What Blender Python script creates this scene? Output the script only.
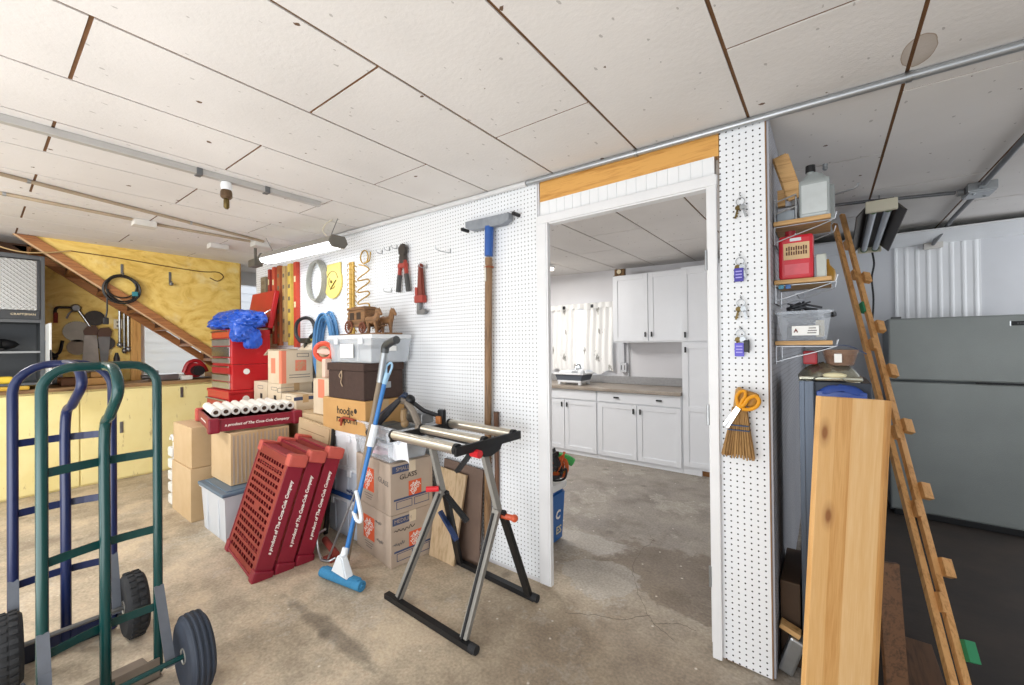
import bpy, bmesh, math, random
from mathutils import Vector, Matrix, Euler
random.seed(7)
for _o in list(bpy.data.objects):
    bpy.data.objects.remove(_o, do_unlink=True)
SC = bpy.context.scene
COL = SC.collection
PI = math.pi
V = Vector

# ------------------------------------------------------------------ camera
cam = bpy.data.cameras.new('camera')
cam.sensor_width = 36.0
cam.lens = 410.0 / 1024.0 * 36.0
cam.clip_start = 0.05
cam_ob = bpy.data.objects.new('camera', cam)
COL.objects.link(cam_ob)
_a, _roll, _pitch = math.radians(37.6), 0.0105, 2.5 / 410.0
_up = V((0, 0, 1)); _fw = V((-math.sin(_a), math.cos(_a), 0)); _rt = V((math.cos(_a), math.sin(_a), 0))
_f2 = _fw * math.cos(_pitch) + _up * math.sin(_pitch)
_u2 = _up * math.cos(_pitch) - _fw * math.sin(_pitch)
_cr = _rt * math.cos(_roll) - _u2 * math.sin(_roll)
_cu = _u2 * math.cos(_roll) + _rt * math.sin(_roll)
_m = Matrix((( _cr.x, _cu.x, -_f2.x, 0), (_cr.y, _cu.y, -_f2.y, 0), (_cr.z, _cu.z, -_f2.z, 1.40), (0, 0, 0, 1)))
cam_ob.matrix_world = _m
SC.camera = cam_ob

# ------------------------------------------------------------------ sky, lamps, exposure
world = bpy.data.worlds.new('sky'); SC.world = world
world.use_nodes = True
_bg = world.node_tree.nodes['Background']
_bg.inputs[0].default_value = (0.92, 0.96, 1.0, 1)
_bg.inputs[1].default_value = 1.25
SC.view_settings.view_transform = 'Standard'
SC.view_settings.look = 'None'
SC.view_settings.gamma = 1.0
SC.view_settings.use_curve_mapping = False
SC.view_settings.exposure = 0.3

def area(name, loc, target, sx, sy, power, col=(1, 1, 1)):
    l = bpy.data.lights.new(name, 'AREA'); l.shape = 'RECTANGLE'; l.size = sx; l.size_y = sy
    l.energy = power; l.color = col
    o = bpy.data.objects.new(name, l); COL.objects.link(o)
    o.location = loc
    o.rotation_euler = (V(target) - V(loc)).to_track_quat('-Z', 'Y').to_euler()
    return o
# daylight of the open garage door behind the camera
area('garage_door_daylight', (-1.6, -2.8, 1.3), (-4.6, 1.2, .7), 4.2, 2.2, 38, (0.96, 0.98, 1.0))
# added fill light behind the camera, aimed up to brighten the ceiling
area('ceiling_fill', (-1.6, -.9, .55), (-2.1, .6, 2.4), 2.4, 1.2, 33, (1.0, .99, .975))
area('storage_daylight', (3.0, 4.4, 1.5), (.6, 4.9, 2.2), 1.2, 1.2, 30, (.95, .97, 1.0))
# unseen fill light, added to brighten the bench and the left floor
area('bench_fill', (-4.2, -.7, 2.38), (-4.9, .3, 0), 1.2, .3, 36, (1, .97, .92))
# daylight entering the kitchen window and the stair window
area('kitchen_window_daylight', (-2.75, 5.45, 1.5), (-2.6, 3.0, 0.9), 0.7, 0.8, 4, (0.95, 0.98, 1.0))
area('stair_window_daylight', (-6.9, 1.55, 1.45), (-4.0, 1.4, 0.8), 0.5, 0.5, 1.5, (0.92, 0.96, 1.0))
# extra fill light added to the kitchen, out of sight left of the doorway
area('kitchen_fill', (-3.1, 3.1, 2.36), (-2.6, 3.4, 0), 1.0, .5, 40, (1, .98, .96))

# ------------------------------------------------------------------ helpers
def lin(h):
    h = h.lstrip('#')
    r = [int(h[i:i + 2], 16) / 255 for i in (0, 2, 4)]
    return tuple((c / 12.92 if c <= 0.04045 else ((c + 0.055) / 1.055) ** 2.4) for c in r) + (1,)

class N:
    """tiny node-tree builder"""
    def __init__(s, name):
        s.m = bpy.data.materials.new(name); s.m.use_nodes = True
        s.t = s.m.node_tree; s.b = s.t.nodes['Principled BSDF']; s.out = s.t.nodes['Material Output']
        s._oc = None
    def n(s, typ, **kw):
        nd = s.t.nodes.new(typ)
        for k, v in kw.items(): setattr(nd, k, v)
        return nd
    def l(s, a, b): s.t.links.new(a, b)
    def coord(s):
        if s._oc is None: s._oc = s.n('ShaderNodeTexCoord').outputs['Object']
        return s._oc
    def mapped(s, scale=(1, 1, 1), rot=(0, 0, 0), loc=(0, 0, 0)):
        mp = s.n('ShaderNodeMapping'); mp.inputs['Scale'].default_value = scale
        mp.inputs['Rotation'].default_value = rot; mp.inputs['Location'].default_value = loc
        s.l(s.coord(), mp.inputs['Vector']); return mp.outputs[0]
    def noise(s, scale, detail=4, rough=.55, vec=None, dist=0):
        nz = s.n('ShaderNodeTexNoise'); nz.inputs['Scale'].default_value = scale
        nz.inputs['Detail'].default_value = detail; nz.inputs['Roughness'].default_value = rough
        nz.inputs['Distortion'].default_value = dist
        s.l(vec if vec is not None else s.coord(), nz.inputs['Vector']); return nz.outputs['Fac']
    def ramp(s, fac, stops):
        r = s.n('ShaderNodeValToRGB'); e = r.color_ramp.elements
        while len(e) < len(stops): e.new(0.5)
        for el, (p, c) in zip(e, stops):
            el.position = p; el.color = lin(c) if isinstance(c, str) else (c, c, c, 1)
        s.l(fac, r.inputs[0]); return r.outputs[0]
    def mix(s, fac, a, b, mode='MIX'):
        m = s.n('ShaderNodeMix'); m.data_type = 'RGBA'; m.blend_type = mode
        for sock, v in ((m.inputs[0], fac), (m.inputs[6], a), (m.inputs[7], b)):
            if isinstance(v, str): sock.default_value = lin(v)
            elif isinstance(v, (int, float)): sock.default_value = v
            else: s.l(v, sock)
        return m.outputs[2]
    def math(s, op, a, b=None, c=None):
        m = s.n('ShaderNodeMath'); m.operation = op
        for i, v in enumerate((a, b, c)):
            if v is None: continue
            if isinstance(v, (int, float)): m.inputs[i].default_value = v
            else: s.l(v, m.inputs[i])
        return m.outputs[0]
    def sep(s, vec=None):
        x = s.n('ShaderNodeSeparateXYZ'); s.l(vec if vec is not None else s.coord(), x.inputs[0]); return x.outputs
    def bump(s, h, strength=.3, dist=.01):
        b = s.n('ShaderNodeBump'); b.inputs['Strength'].default_value = strength; b.inputs['Distance'].default_value = dist
        s.l(h, b.inputs['Height']); s.l(b.outputs[0], s.b.inputs['Normal'])
    def fin(s, col=None, rough=.6, metal=0, **kw):
        i = s.b.inputs
        if isinstance(col, str): i['Base Color'].default_value = lin(col)
        elif col is not None: s.l(col, i['Base Color'])
        if isinstance(rough, (int, float)): i['Roughness'].default_value = rough
        else: s.l(rough, i['Roughness'])
        i['Metallic'].default_value = metal
        for k, v in kw.items(): i[k].default_value = v
        return s.m

MATS = {}
def mat(name, col, rough=.6, metal=0, var=.0, vs=6, col2=None, stretch=None, bump=0, bs=60, **kw):
    if name in MATS: return MATS[name]
    w = N(name)
    c = col
    if var or col2:
        vec = w.mapped(stretch) if stretch else None
        f = w.noise(vs, 5, .6, vec)
        if col2: c = w.ramp(f, [(.5 - .22, col), (.5 + .22, col2)])
        else:
            f2 = w.ramp(f, [(.3, 1 - var), (.7, 1 + 0.0)])
            c = w.mix(1.0, col, f2, 'MULTIPLY')
    if bump: w.bump(w.noise(bs, 3), bump, .004)
    MATS[name] = w.fin(c, rough, metal, **kw); return MATS[name]

def clear(name, col='#f2f6fa', alpha=.3, rough=.15, trans=0.0):
    if name in MATS: return MATS[name]
    w = N(name)
    MATS[name] = w.fin(col, rough, 0, Alpha=alpha, **({'Transmission Weight': trans} if trans else {})); return MATS[name]

def emit(name, col, st):
    if name in MATS: return MATS[name]
    w = N(name)
    w.b.inputs['Emission Color'].default_value = lin(col); w.b.inputs['Emission Strength'].default_value = st
    MATS[name] = w.fin(col, .4); return MATS[name]

def wood(name, light, dark, axis='x', rings=26, rough=.55, knots=False):
    if name in MATS: return MATS[name]
    w = N(name)
    sc = {'x': (.6, 9, 9), 'y': (9, .6, 9), 'z': (9, 9, .6)}[axis]
    v = w.mapped(sc)
    f = w.noise(3.2, 6, .6, v, 1.2)
    g = w.noise(rings, 3, .5, v, .4)
    f = w.math('ADD', w.math('MULTIPLY', f, .65), w.math('MULTIPLY', g, .35))
    c = w.ramp(f, [(.36, dark), (.52, light), (.68, light)])
    if knots:
        vo = w.n('ShaderNodeTexVoronoi'); vo.inputs['Scale'].default_value = 2.1
        w.l(w.mapped({'x': (.8, 2, 2), 'y': (2, .8, 2), 'z': (2, 2, .8)}[axis]), vo.inputs['Vector'])
        k = w.ramp(vo.outputs['Distance'], [(.05, 1.0), (.1, 0.0)])
        c = w.mix(w.math('MULTIPLY', k, .75), c, '#7a4a22')
    w.bump(g, .12, .003)
    MATS[name] = w.fin(c, rough); return MATS[name]

def M4(o, x=(1, 0, 0), y=(0, 1, 0), z=None):
    """placement matrix: local x and y axes given in the target space"""
    x = V(x).normalized(); y = V(y).normalized()
    z = x.cross(y).normalized() if z is None else V(z).normalized()
    y = z.cross(x).normalized()
    return Matrix(((x.x, y.x, z.x, o[0]), (x.y, y.y, z.y, o[1]), (x.z, y.z, z.z, o[2]), (0, 0, 0, 1)))
def aim(p0, p1, side=(0, 0, 1)):
    """matrix with local z running from p0 to p1"""
    z = (V(p1) - V(p0)).normalized(); s = V(side)
    if abs(z.dot(s.normalized())) > .98: s = V((1, 0, 0))
    x = s.cross(z).normalized()
    return M4(p0, x, z.cross(x), z)
def RZ(a): return Matrix.Rotation(a, 4, 'Z')
def TR(x, y, z): return Matrix.Translation((x, y, z))

class MB:
    """collects shapes; build() links them as ONE mesh object"""
    def __init__(s): s.v = []; s.f = []; s.mi = 0
    def _take(s, bm, M=None):
        if M is not None: bm.transform(M)
        bmesh.ops.recalc_face_normals(bm, faces=bm.faces)
        k = len(s.v); bm.verts.index_update()
        s.v += [tuple(v.co) for v in bm.verts]
        s.f += [([k + v.index for v in f.verts], s.mi) for f in bm.faces]
        bm.free(); return s
    def box(s, c, d, bev=0, M=None, rot=None):
        bm = bmesh.new(); bmesh.ops.create_cube(bm, size=1)
        bmesh.ops.scale(bm, vec=d, verts=bm.verts)
        if bev: bmesh.ops.bevel(bm, geom=list(bm.edges), offset=min(bev, min(d) * .45), segments=2, affect='EDGES', profile=.6)
        T = TR(*c)
        if rot: T = T @ Euler(rot).to_matrix().to_4x4()
        bm.transform(T); return s._take(bm, M)
    def bx(s, x0, x1, y0, y1, z0, z1, bev=0, M=None):
        return s.box(((x0 + x1) / 2, (y0 + y1) / 2, (z0 + z1) / 2), (abs(x1 - x0), abs(y1 - y0), abs(z1 - z0)), bev, M)
    def taper(s, c, d0, d1, h, M=None, bev=0):
        """box whose base is d0 and top d1, base centre c"""
        bm = bmesh.new()
        P = [(a * d[0] / 2, b * d[1] / 2, z) for d, z in ((d0, 0), (d1, h)) for a, b in ((-1, -1), (1, -1), (1, 1), (-1, 1))]
        vs = [bm.verts.new(V(p) + V(c)) for p in P]
        for q in ((3, 2, 1, 0), (4, 5, 6, 7), (0, 1, 5, 4), (1, 2, 6, 5), (2, 3, 7, 6), (3, 0, 4, 7)): bm.faces.new([vs[i] for i in q])
        if bev: bmesh.ops.bevel(bm, geom=list(bm.edges), offset=bev, segments=2, affect='EDGES')
        return s._take(bm, M)
    def cyl(s, p0, p1, r0, r1=None, seg=14, M=None, cap=True):
        r1 = r0 if r1 is None else r1
        p0, p1 = V(p0), V(p1); L = (p1 - p0).length
        bm = bmesh.new()
        bmesh.ops.create_cone(bm, cap_ends=cap, segments=seg, radius1=r0, radius2=r1, depth=L)
        T = aim(p0, p1) @ TR(0, 0, L / 2)
        bm.transform(T); return s._take(bm, M)
    def sweep(s, pts, prof, M=None, closed=False, up=None, scales=None):
        """sweep a closed 2-D profile along a path"""
        pts = [V(p) for p in pts]; n = len(pts); bm = bmesh.new(); rings = []
        prev = None
        for i, p in enumerate(pts):
            if closed: t = pts[(i + 1) % n] - pts[i - 1]
            else: t = pts[min(i + 1, n - 1)] - pts[max(i - 1, 0)]
            t.normalize()
            if up is not None: a = V(up)
            elif prev is None: a = V((0, 0, 1)) if abs(t.z) < .9 else V((1, 0, 0))
            else: a = prev
            x = (a - t * a.dot(t))
            if x.length < 1e-6: x = V((1, 0, 0)) - t * t.x
            x.normalize(); y = t.cross(x); prev = x
            k = scales[i] if scales else 1
            rings.append([bm.verts.new(p + x * (u * k) + y * (v * k)) for u, v in prof])
        m = len(prof)
        for i in range(n if closed else n - 1):
            A, B = rings[i], rings[(i + 1) % n]
            for j in range(m): bm.faces.new((A[j], A[(j + 1) % m], B[(j + 1) % m], B[j]))
        if not closed:
            bm.faces.new(rings[0]); bm.faces.new(list(reversed(rings[-1])))
        return s._take(bm, M)
    def tube(s, pts, r, seg=8, M=None, closed=False, scales=None):
        return s.sweep(pts, [(r * math.cos(2 * PI * j / seg), r * math.sin(2 * PI * j / seg)) for j in range(seg)], M, closed, None, scales)
    def bar(s, pts, w, t, up=(0, 0, 1), M=None, closed=False):
        """flat bar: w along 'up', t across"""
        return s.sweep(pts, [(-w / 2, -t / 2), (w / 2, -t / 2), (w / 2, t / 2), (-w / 2, t / 2)], M, closed, up)
    def lathe(s, prof, seg=24, M=None, ang=2 * PI):
        bm = bmesh.new(); rings = []
        for r, z in prof:
            rings.append([bm.verts.new((max(r, 1e-5) * math.cos(2 * PI * j / seg), max(r, 1e-5) * math.sin(2 * PI * j / seg), z)) for j in range(seg)])
        for A, B in zip(rings, rings[1:]):
            for j in range(seg): bm.faces.new((A[j], A[(j + 1) % seg], B[(j + 1) % seg], B[j]))
        bm.faces.new(list(reversed(rings[0]))); bm.faces.new(rings[-1])
        bmesh.ops.remove_doubles(bm, verts=bm.verts, dist=2e-5)
        return s._take(bm, M)
    def prism(s, poly, z0, z1, M=None, bev=0):
        bm = bmesh.new()
        a = [bm.verts.new((x, y, z0)) for x, y in poly]; b = [bm.verts.new((x, y, z1)) for x, y in poly]
        n = len(poly)
        bm.faces.new(list(reversed(a))); bm.faces.new(b)
        for i in range(n): bm.faces.new((a[i], a[(i + 1) % n], b[(i + 1) % n], b[i]))
        if bev: bmesh.ops.bevel(bm, geom=list(bm.edges), offset=bev, segments=2, affect='EDGES')
        return s._take(bm, M)
    def ball(s, c, r, sc=(1, 1, 1), M=None, sub=2):
        bm = bmesh.new(); bmesh.ops.create_icosphere(bm, subdivisions=sub, radius=r)
        bmesh.ops.scale(bm, vec=sc, verts=bm.verts); bm.transform(TR(*c)); return s._take(bm, M)
    def sheet(s, fn, nu, nv, th=0.0, M=None, hole=None):
        """grid surface fn(u,v) -> point, given thickness th"""
        bm = bmesh.new()
        g = [[bm.verts.new(fn(i / nu, j / nv)) for j in range(nv + 1)] for i in range(nu + 1)]
        for i in range(nu):
            for j in range(nv):
                if hole and hole(i, j): continue
                bm.faces.new((g[i][j], g[i + 1][j], g[i + 1][j + 1], g[i][j + 1]))
        bmesh.ops.recalc_face_normals(bm, faces=bm.faces)
        if th: bmesh.ops.solidify(bm, geom=list(bm.faces), thickness=th)
        return s._take(bm, M)
    def tub(s, d0, d1, h, t, M=None, rim=0):
        """open tapered tub with walls of thickness t: base d0, mouth d1"""
        bm = bmesh.new()
        def ring(d, z, k=0):
            return [bm.verts.new((a * (d[0] / 2 - k), b * (d[1] / 2 - k), z)) for a, b in ((-1, -1), (1, -1), (1, 1), (-1, 1))]
        o0 = ring(d0, 0); o1 = ring(d1, h); i1 = ring(d1, h, t); i0 = ring(d0, t, t)
        bm.faces.new(list(reversed(o0))); bm.faces.new(i0)
        for A, B in ((o0, o1), (o1, i1), (i1, i0)):
            for j in range(4): bm.faces.new((A[j], A[(j + 1) % 4], B[(j + 1) % 4], B[j]))
        s._take(bm, M)
        if rim:
            w = rim
            for a, b, c, d in ((d1[0] / 2 + w / 2, 0, w, d1[1] + 2 * w), (-d1[0] / 2 - w / 2, 0, w, d1[1] + 2 * w), (0, d1[1] / 2 + w / 2, d1[0], w), (0, -d1[1] / 2 - w / 2, d1[0], w)):
                s.box((a, b, h - .006), (c, d, .012), 0, M)
        return s
    def build(s, name, mats, parent=None, smooth=False, world=False, loc=None, rz=0):
        me = bpy.data.meshes.new(name)
        me.from_pydata(s.v, [], [f for f, _ in s.f])
        if not isinstance(mats, (list, tuple)): mats = [mats]
        for m in mats: me.materials.append(m)
        me.polygons.foreach_set('material_index', [i for _, i in s.f])
        if smooth:
            me.polygons.foreach_set('use_smooth', [True] * len(me.polygons))
            me.set_sharp_from_angle(angle=math.radians(38))
        me.update()
        o = bpy.data.objects.new(name, me); COL.objects.link(o)
        if parent is not None:
            if world: me.transform(wmat(parent).inverted())
            o.parent = parent
            if loc: o.location = loc
        else:
            if loc is not None:
                o.location = loc; o.rotation_euler = (0, 0, rz)
            else:
                xs = [v.co for v in me.vertices]
                c = V(((min(v.x for v in xs) + max(v.x for v in xs)) / 2, (min(v.y for v in xs) + max(v.y for v in xs)) / 2, min(v.z for v in xs)))
                me.transform(Matrix.Translation(-c)); o.location = c
        return o

def wmat(o):
    m = o.matrix_basis.copy()
    while o.parent is not None:
        o = o.parent; m = o.matrix_basis @ m
    return m
def tag(o, label, cat, group=None, kind=None):
    o['label'] = label; o['category'] = cat
    if group: o['group'] = group
    if kind: o['kind'] = kind
    return o
def struct(o, label=None):
    o['kind'] = 'structure'
    if label: o['label'] = label
    return o
def thing(name, label, cat, loc=(0, 0, 0), rz=0, group=None):
    o = bpy.data.objects.new(name, None); COL.objects.link(o)
    o.location = loc; o.rotation_euler = (0, 0, rz); o.empty_display_size = .05
    return tag(o, label, cat, group)
def dup(root, loc=None, rz=None, label=None):
    r = root.copy(); COL.objects.link(r)
    if loc is not None: r.location = loc
    if rz is not None: r.rotation_euler = (0, 0, rz)
    if label: r['label'] = label
    for ch in list(root.children):
        c = ch.copy(); COL.objects.link(c); c.parent = r
        for g in list(ch.children):
            d = g.copy(); COL.objects.link(d); d.parent = c
    return r
def text(name, body, size, m, parent, M, ext=.0006, shear=0, bold=0, spacing=1.0, align='CENTER', local=True):
    """raised lettering, converted to mesh, placed by M (in the parent's space)"""
    cu = bpy.data.curves.new(name, 'FONT'); cu.body = body; cu.size = size; cu.extrude = ext; cu.shear = shear
    cu.align_x = align; cu.align_y = 'CENTER'; cu.offset = bold; cu.space_character = spacing; cu.resolution_u = 2
    t = bpy.data.objects.new(name, cu); COL.objects.link(t)
    dg = bpy.context.evaluated_depsgraph_get(); dg.update()
    me = bpy.data.meshes.new_from_object(t.evaluated_get(dg))
    bpy.data.objects.remove(t, do_unlink=True); bpy.data.curves.remove(cu)
    me.transform(M); me.name = name
    me.materials.clear(); me.materials.append(m)
    o = bpy.data.objects.new(name, me); COL.objects.link(o)
    if not local: me.transform(wmat(parent).inverted())
    o.parent = parent
    return o
def arc(c, r, a0, a1, n, ax=(1, 0, 0), ay=(0, 0, 1), ry=None):
    ax, ay, c = V(ax), V(ay), V(c); ry = r if ry is None else ry
    return [c + ax * (r * math.cos(a0 + (a1 - a0) * i / n)) + ay * (ry * math.sin(a0 + (a1 - a0) * i / n)) for i in range(n + 1)]
def smoothpath(pts, n=6):
    """Catmull-Rom through the points"""
    P = [V(p) for p in pts]; P = [P[0] * 2 - P[1]] + P + [P[-1] * 2 - P[-2]]; out = []
    for i in range(1, len(P) - 2):
        for k in range(n):
            t = k / n; a, b, c, d = P[i - 1:i + 3]
            out.append(.5 * ((2 * b) + (c - a) * t + (2 * a - 5 * b + 4 * c - d) * t * t + (3 * b - a - 3 * c + d) * t ** 3))
    return out + [P[-2]]
def ceil_z(x): return 2.345 - .022 * x
# ------------------------------------------------------------------ materials of the setting
def pegboard(name, u, base='#e9ecf0', hole='#242120', r=.14):
    w = N(name)
    x, y, z = w.sep()
    a = {'x': x, 'y': y}[u]
    fa = w.math('SUBTRACT', w.math('FRACT', w.math('MULTIPLY', a, 1 / .0254)), .5)
    fz = w.math('SUBTRACT', w.math('FRACT', w.math('MULTIPLY', z, 1 / .0254)), .5)
    d = w.math('SQRT', w.math('ADD', w.math('MULTIPLY', fa, fa), w.math('MULTIPLY', fz, fz)))
    h = w.math('LESS_THAN', d, r)
    c = w.mix(w.ramp(w.noise(1.6, 4), [(.4, 0.0), (.75, .25)]), base, '#d9dad8')
    return w.fin(w.mix(h, c, hole), .55)
PEG = pegboard('white pegboard', 'x')
PEGS = pegboard('grey pegboard', 'y', '#a4a6ae', '#2a2826')  # blue-grey base, darker than the white board

def concrete():
    w = N('concrete')
    big = w.noise(.55, 6, .62, None, .6)
    med = w.noise(2.6, 8, .7)
    c = w.ramp(big, [(.3, '#91867a'), (.43, '#beae97'), (.58, '#d4c6ae'), (.72, '#aaa093')])
    c = w.mix(w.ramp(med, [(.36, .6), (.58, 0.0)]), c, '#7a6b5c')
    # greyer, colder slab towards the kitchen (a separate pour beyond the wall line)
    x, y, z = w.sep()
    wob = w.math('MULTIPLY', w.noise(2.2, 5), .9)
    k = w.math('MULTIPLY_ADD', w.math('ADD', y, w.math('MULTIPLY', x, .55)), .9, w.math('SUBTRACT', wob, 1.55))
    kk = w.ramp(k, [(.0, 0.0), (.8, 1.0)])
    c = w.mix(w.math('MULTIPLY', kk, .75), c, w.ramp(w.noise(3.5, 8, .7), [(.3, '#625e5b'), (.55, '#918d89'), (.75, '#7f7a76')]))
    # old lime bloom around the doorway
    d = w.noise(1.9, 7, .7, w.mapped((1, 1, 1), (0, 0, .6), (3.1, 1.7, 0)))
    bloom = w.ramp(d, [(.56, 0.0), (.585, .5), (.62, .12), (.7, .25)])
    c = w.mix(w.math('MULTIPLY', bloom, .8), c, '#c9c3b8')
    # pale lime patch with a ragged edge left of the doorway middle, damp brown patch beyond it
    def blot(cx, cy, rx, ry, ns, amp, e0, e1):
        dx = w.math('DIVIDE', w.math('SUBTRACT', x, cx), rx); dy = w.math('DIVIDE', w.math('SUBTRACT', y, cy), ry)
        e = w.math('ADD', w.math('SQRT', w.math('ADD', w.math('MULTIPLY', dx, dx), w.math('MULTIPLY', dy, dy))), w.math('MULTIPLY', w.math('SUBTRACT', w.noise(ns, 6, .65), .5), amp))
        return w.ramp(e, [(e0, 1.0), (e1, 0.0)])
    c = w.mix(w.math('MULTIPLY', blot(-.72, 2.55, .62, .42, 3.2, 1.6, .72, .80), .55), c, '#6d5d4c')
    c = w.mix(w.math('MULTIPLY', blot(-1.12, 2.28, .30, .26, 4.5, 1.7, .70, .78), .55), c, '#bdb8b0')
    c = w.mix(w.math('MULTIPLY', blot(-1.35, 2.62, .35, .16, 5.0, 1.6, .70, .9), .45), c, '#c6c1ba')
    c = w.mix(w.math('MULTIPLY', blot(-2.0, 1.05, .55, .05, 6.0, 2.4, .5, 1.3), .6), c, '#6a6055')
    c = w.mix(w.math('MULTIPLY', blot(-.85, 1.6, .7, .5, 2.5, 1.8, .3, 1.1), .35), c, '#71614f')
    # dark oil spots, specks of paint
    v = w.n('ShaderNodeTexVoronoi'); v.voronoi_dimensions = '2D'; v.inputs['Scale'].default_value = 1.25; w.l(w.coord(), v.inputs['Vector'])
    c = w.mix(w.ramp(v.outputs['Distance'], [(.02, .4), (.055, 0.0)]), c, '#4d443c')
    v2 = w.n('ShaderNodeTexVoronoi'); v2.voronoi_dimensions = '2D'; v2.inputs['Scale'].default_value = 3.4; w.l(w.coord(), v2.inputs['Vector'])
    c = w.mix(w.ramp(v2.outputs['Distance'], [(.012, .8), (.026, 0.0)]), c, '#e3ddd2')
    fine = w.noise(70, 3)
    c = w.mix(.35, c, w.ramp(fine, [(.3, '#5c5a58'), (.7, '#d2d0cd')]), 'OVERLAY')
    w.bump(w.noise(26, 6, .7), .25, .01)
    return w.fin(c, w.ramp(med, [(.3, .75), (.7, .55)]))
CONC = concrete()
DARKFLOOR = mat('dark worn floor', '#2b2624', .75, 0, .4, 3, '#40362f', bump=.3, bs=40)

def ceiling_panel():
    w = N('fibre ceiling panel')
    n1 = w.noise(.9, 4)
    c = w.ramp(n1, [(.3, '#d6d3d0'), (.7, '#e8e5e2')])
    v = w.n('ShaderNodeTexVoronoi'); v.voronoi_dimensions = '2D'; v.inputs['Scale'].default_value = 2.7
    w.l(w.mapped((1, 1, .2)), v.inputs['Vector'])
    nz = w.noise(23, 4)
    chip = w.math('LESS_THAN', w.math('ADD', v.outputs['Distance'], w.math('MULTIPLY', nz, .2)), .105)
    c = w.mix(chip, c, '#6b5340')
    v2 = w.n('ShaderNodeTexVoronoi'); v2.voronoi_dimensions = '2D'; v2.inputs['Scale'].default_value = 11
    w.l(w.mapped((1, .45, .2), (0, 0, .7)), v2.inputs['Vector'])
    scr = w.math('LESS_THAN', w.math('ADD', v2.outputs['Distance'], w.math('MULTIPLY', w.noise(40, 2), .26)), .15)
    c = w.mix(w.math('MULTIPLY', scr, .5), c, '#8b8580')
    x, y, z = w.sep()
    dx = w.math('DIVIDE', w.math('SUBTRACT', x, .245), .05); dy = w.math('DIVIDE', w.math('SUBTRACT', y, 1.86), .11)
    e = w.math('ADD', w.math('SQRT', w.math('ADD', w.math('MULTIPLY', dx, dx), w.math('MULTIPLY', dy, dy))), w.math('MULTIPLY', w.noise(9, 3), .3))
    c = w.mix(w.ramp(e, [(.5, .4), (.93, .5), (1.07, .9), (1.15, 0.0)]), c, '#8f7557')
    w.bump(w.math('ADD', w.noise(60, 4, .6), w.math('MULTIPLY', w.noise(18, 3), .6)), .22, .006)
    return w.fin(c, .9)
CPANEL = ceiling_panel()
SEAM = mat('brown panel joint', '#7a5636', .9, 0, .3, 12)
WHITE = mat('white gloss paint', '#eceef0', .35, 0, .06, 3)
WHITEK = mat('white kitchen wall paint', '#dddde0', .6, 0, .05, 2)
TRIMW = mat('white trim paint', '#e6e7e9', .4, 0, .08, 5)
LUMBER = wood('fresh lumber', '#d9a357', '#b97f38', 'x', 20)
LUMBERZ = wood('fresh lumber upright', '#d9a862', '#b8823f', 'z', 20)
YPLY = None
def yellow_ply():
    w = N('yellow plywood')
    f = w.noise(2.0, 7, .65, w.mapped((1, 1.2, 2.4)), 2.2)
    c = w.ramp(f, [(.3, '#c99f40'), (.48, '#e6c468'), (.62, '#efd27c'), (.75, '#d9b254')])
    c = w.mix(w.ramp(w.noise(5, 6), [(.58, 0.0), (.7, .5)]), c, '#f0e2ae')
    return w.fin(c, .5)
YPLY = yellow_ply()
def yellow_paint():
    w = N('worn pale yellow paint')
    c = w.ramp(w.noise(1.7, 6), [(.3, '#e6d388'), (.55, '#f4e6a6'), (.75, '#eddc98')])
    f = w.noise(9, 7, .75, w.mapped((1, 2.2, .5)))
    c = w.mix(w.ramp(f, [(.61, 0.0), (.68, .8)]), c, '#b0966a')
    return w.fin(c, .5)
YPAINT = yellow_paint()
STAIRW = wood('brown stair timber', '#a8703f', '#7a4a28', 'y', 16)
METAL = mat('galvanised steel', '#a9adb0', .35, .85, .2, 9)
GREYM = mat('grey painted steel', '#585b5e', .45, .3, .1, 6)
BLACKP = mat('black plastic', '#1b1c1f', .45, 0, .2, 8)
BLACKM = mat('black painted metal', '#232326', .4, .4, .2, 8)
RUBBER = mat('black rubber', '#26272a', .8, 0, .3, 18)
CHROME = mat('chrome', '#cfd2d4', .16, 1.0)
STEEL = mat('bare steel', '#8b8c8d', .38, .9, .25, 10)
BRASSY = mat('oiled brass', '#6b5a35', .4, .8, .2, 12)

# ------------------------------------------------------------------ floor, ceiling, walls
b = MB(); b.bx(-7.2, 3.4, -2.4, 6.0, -.08, 0); struct(b.build('floor', CONC, loc=(0, 0, 0)))
b = MB(); b.bx(-.16, 3.3, 2.15, 5.2, 0, .004); struct(b.build('floor', DARKFLOOR, loc=(0, 0, 0)))
# hairline cracks in the slab by the doorway
crk = mat('crack dirt', '#5a5148', .9)
b = MB()
for path in ([(-1.02, 2.75), (-.98, 2.5), (-.9, 2.32), (-.79, 2.16), (-.7, 2.05), (-.6, 2.0)], [(-.74, 2.1), (-.86, 1.98), (-.98, 1.93), (-1.1, 1.86)], [(-1.05, 3.0), (-1.0, 2.9), (-1.02, 2.75)], [(-.7, 2.05), (-.62, 2.12), (-.52, 2.13)]):
    pp = []
    for i, p in enumerate(smoothpath([(x, y, .0006) for x, y in path], 5)):
        pp.append(p + V((random.uniform(-.008, .008), random.uniform(-.008, .008), 0)))
    b.bar(pp, .0013, .001, (.6, .8, 0))
o = b.build('floor_crack', crk, loc=(0, 0, 0)); struct(o)

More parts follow.
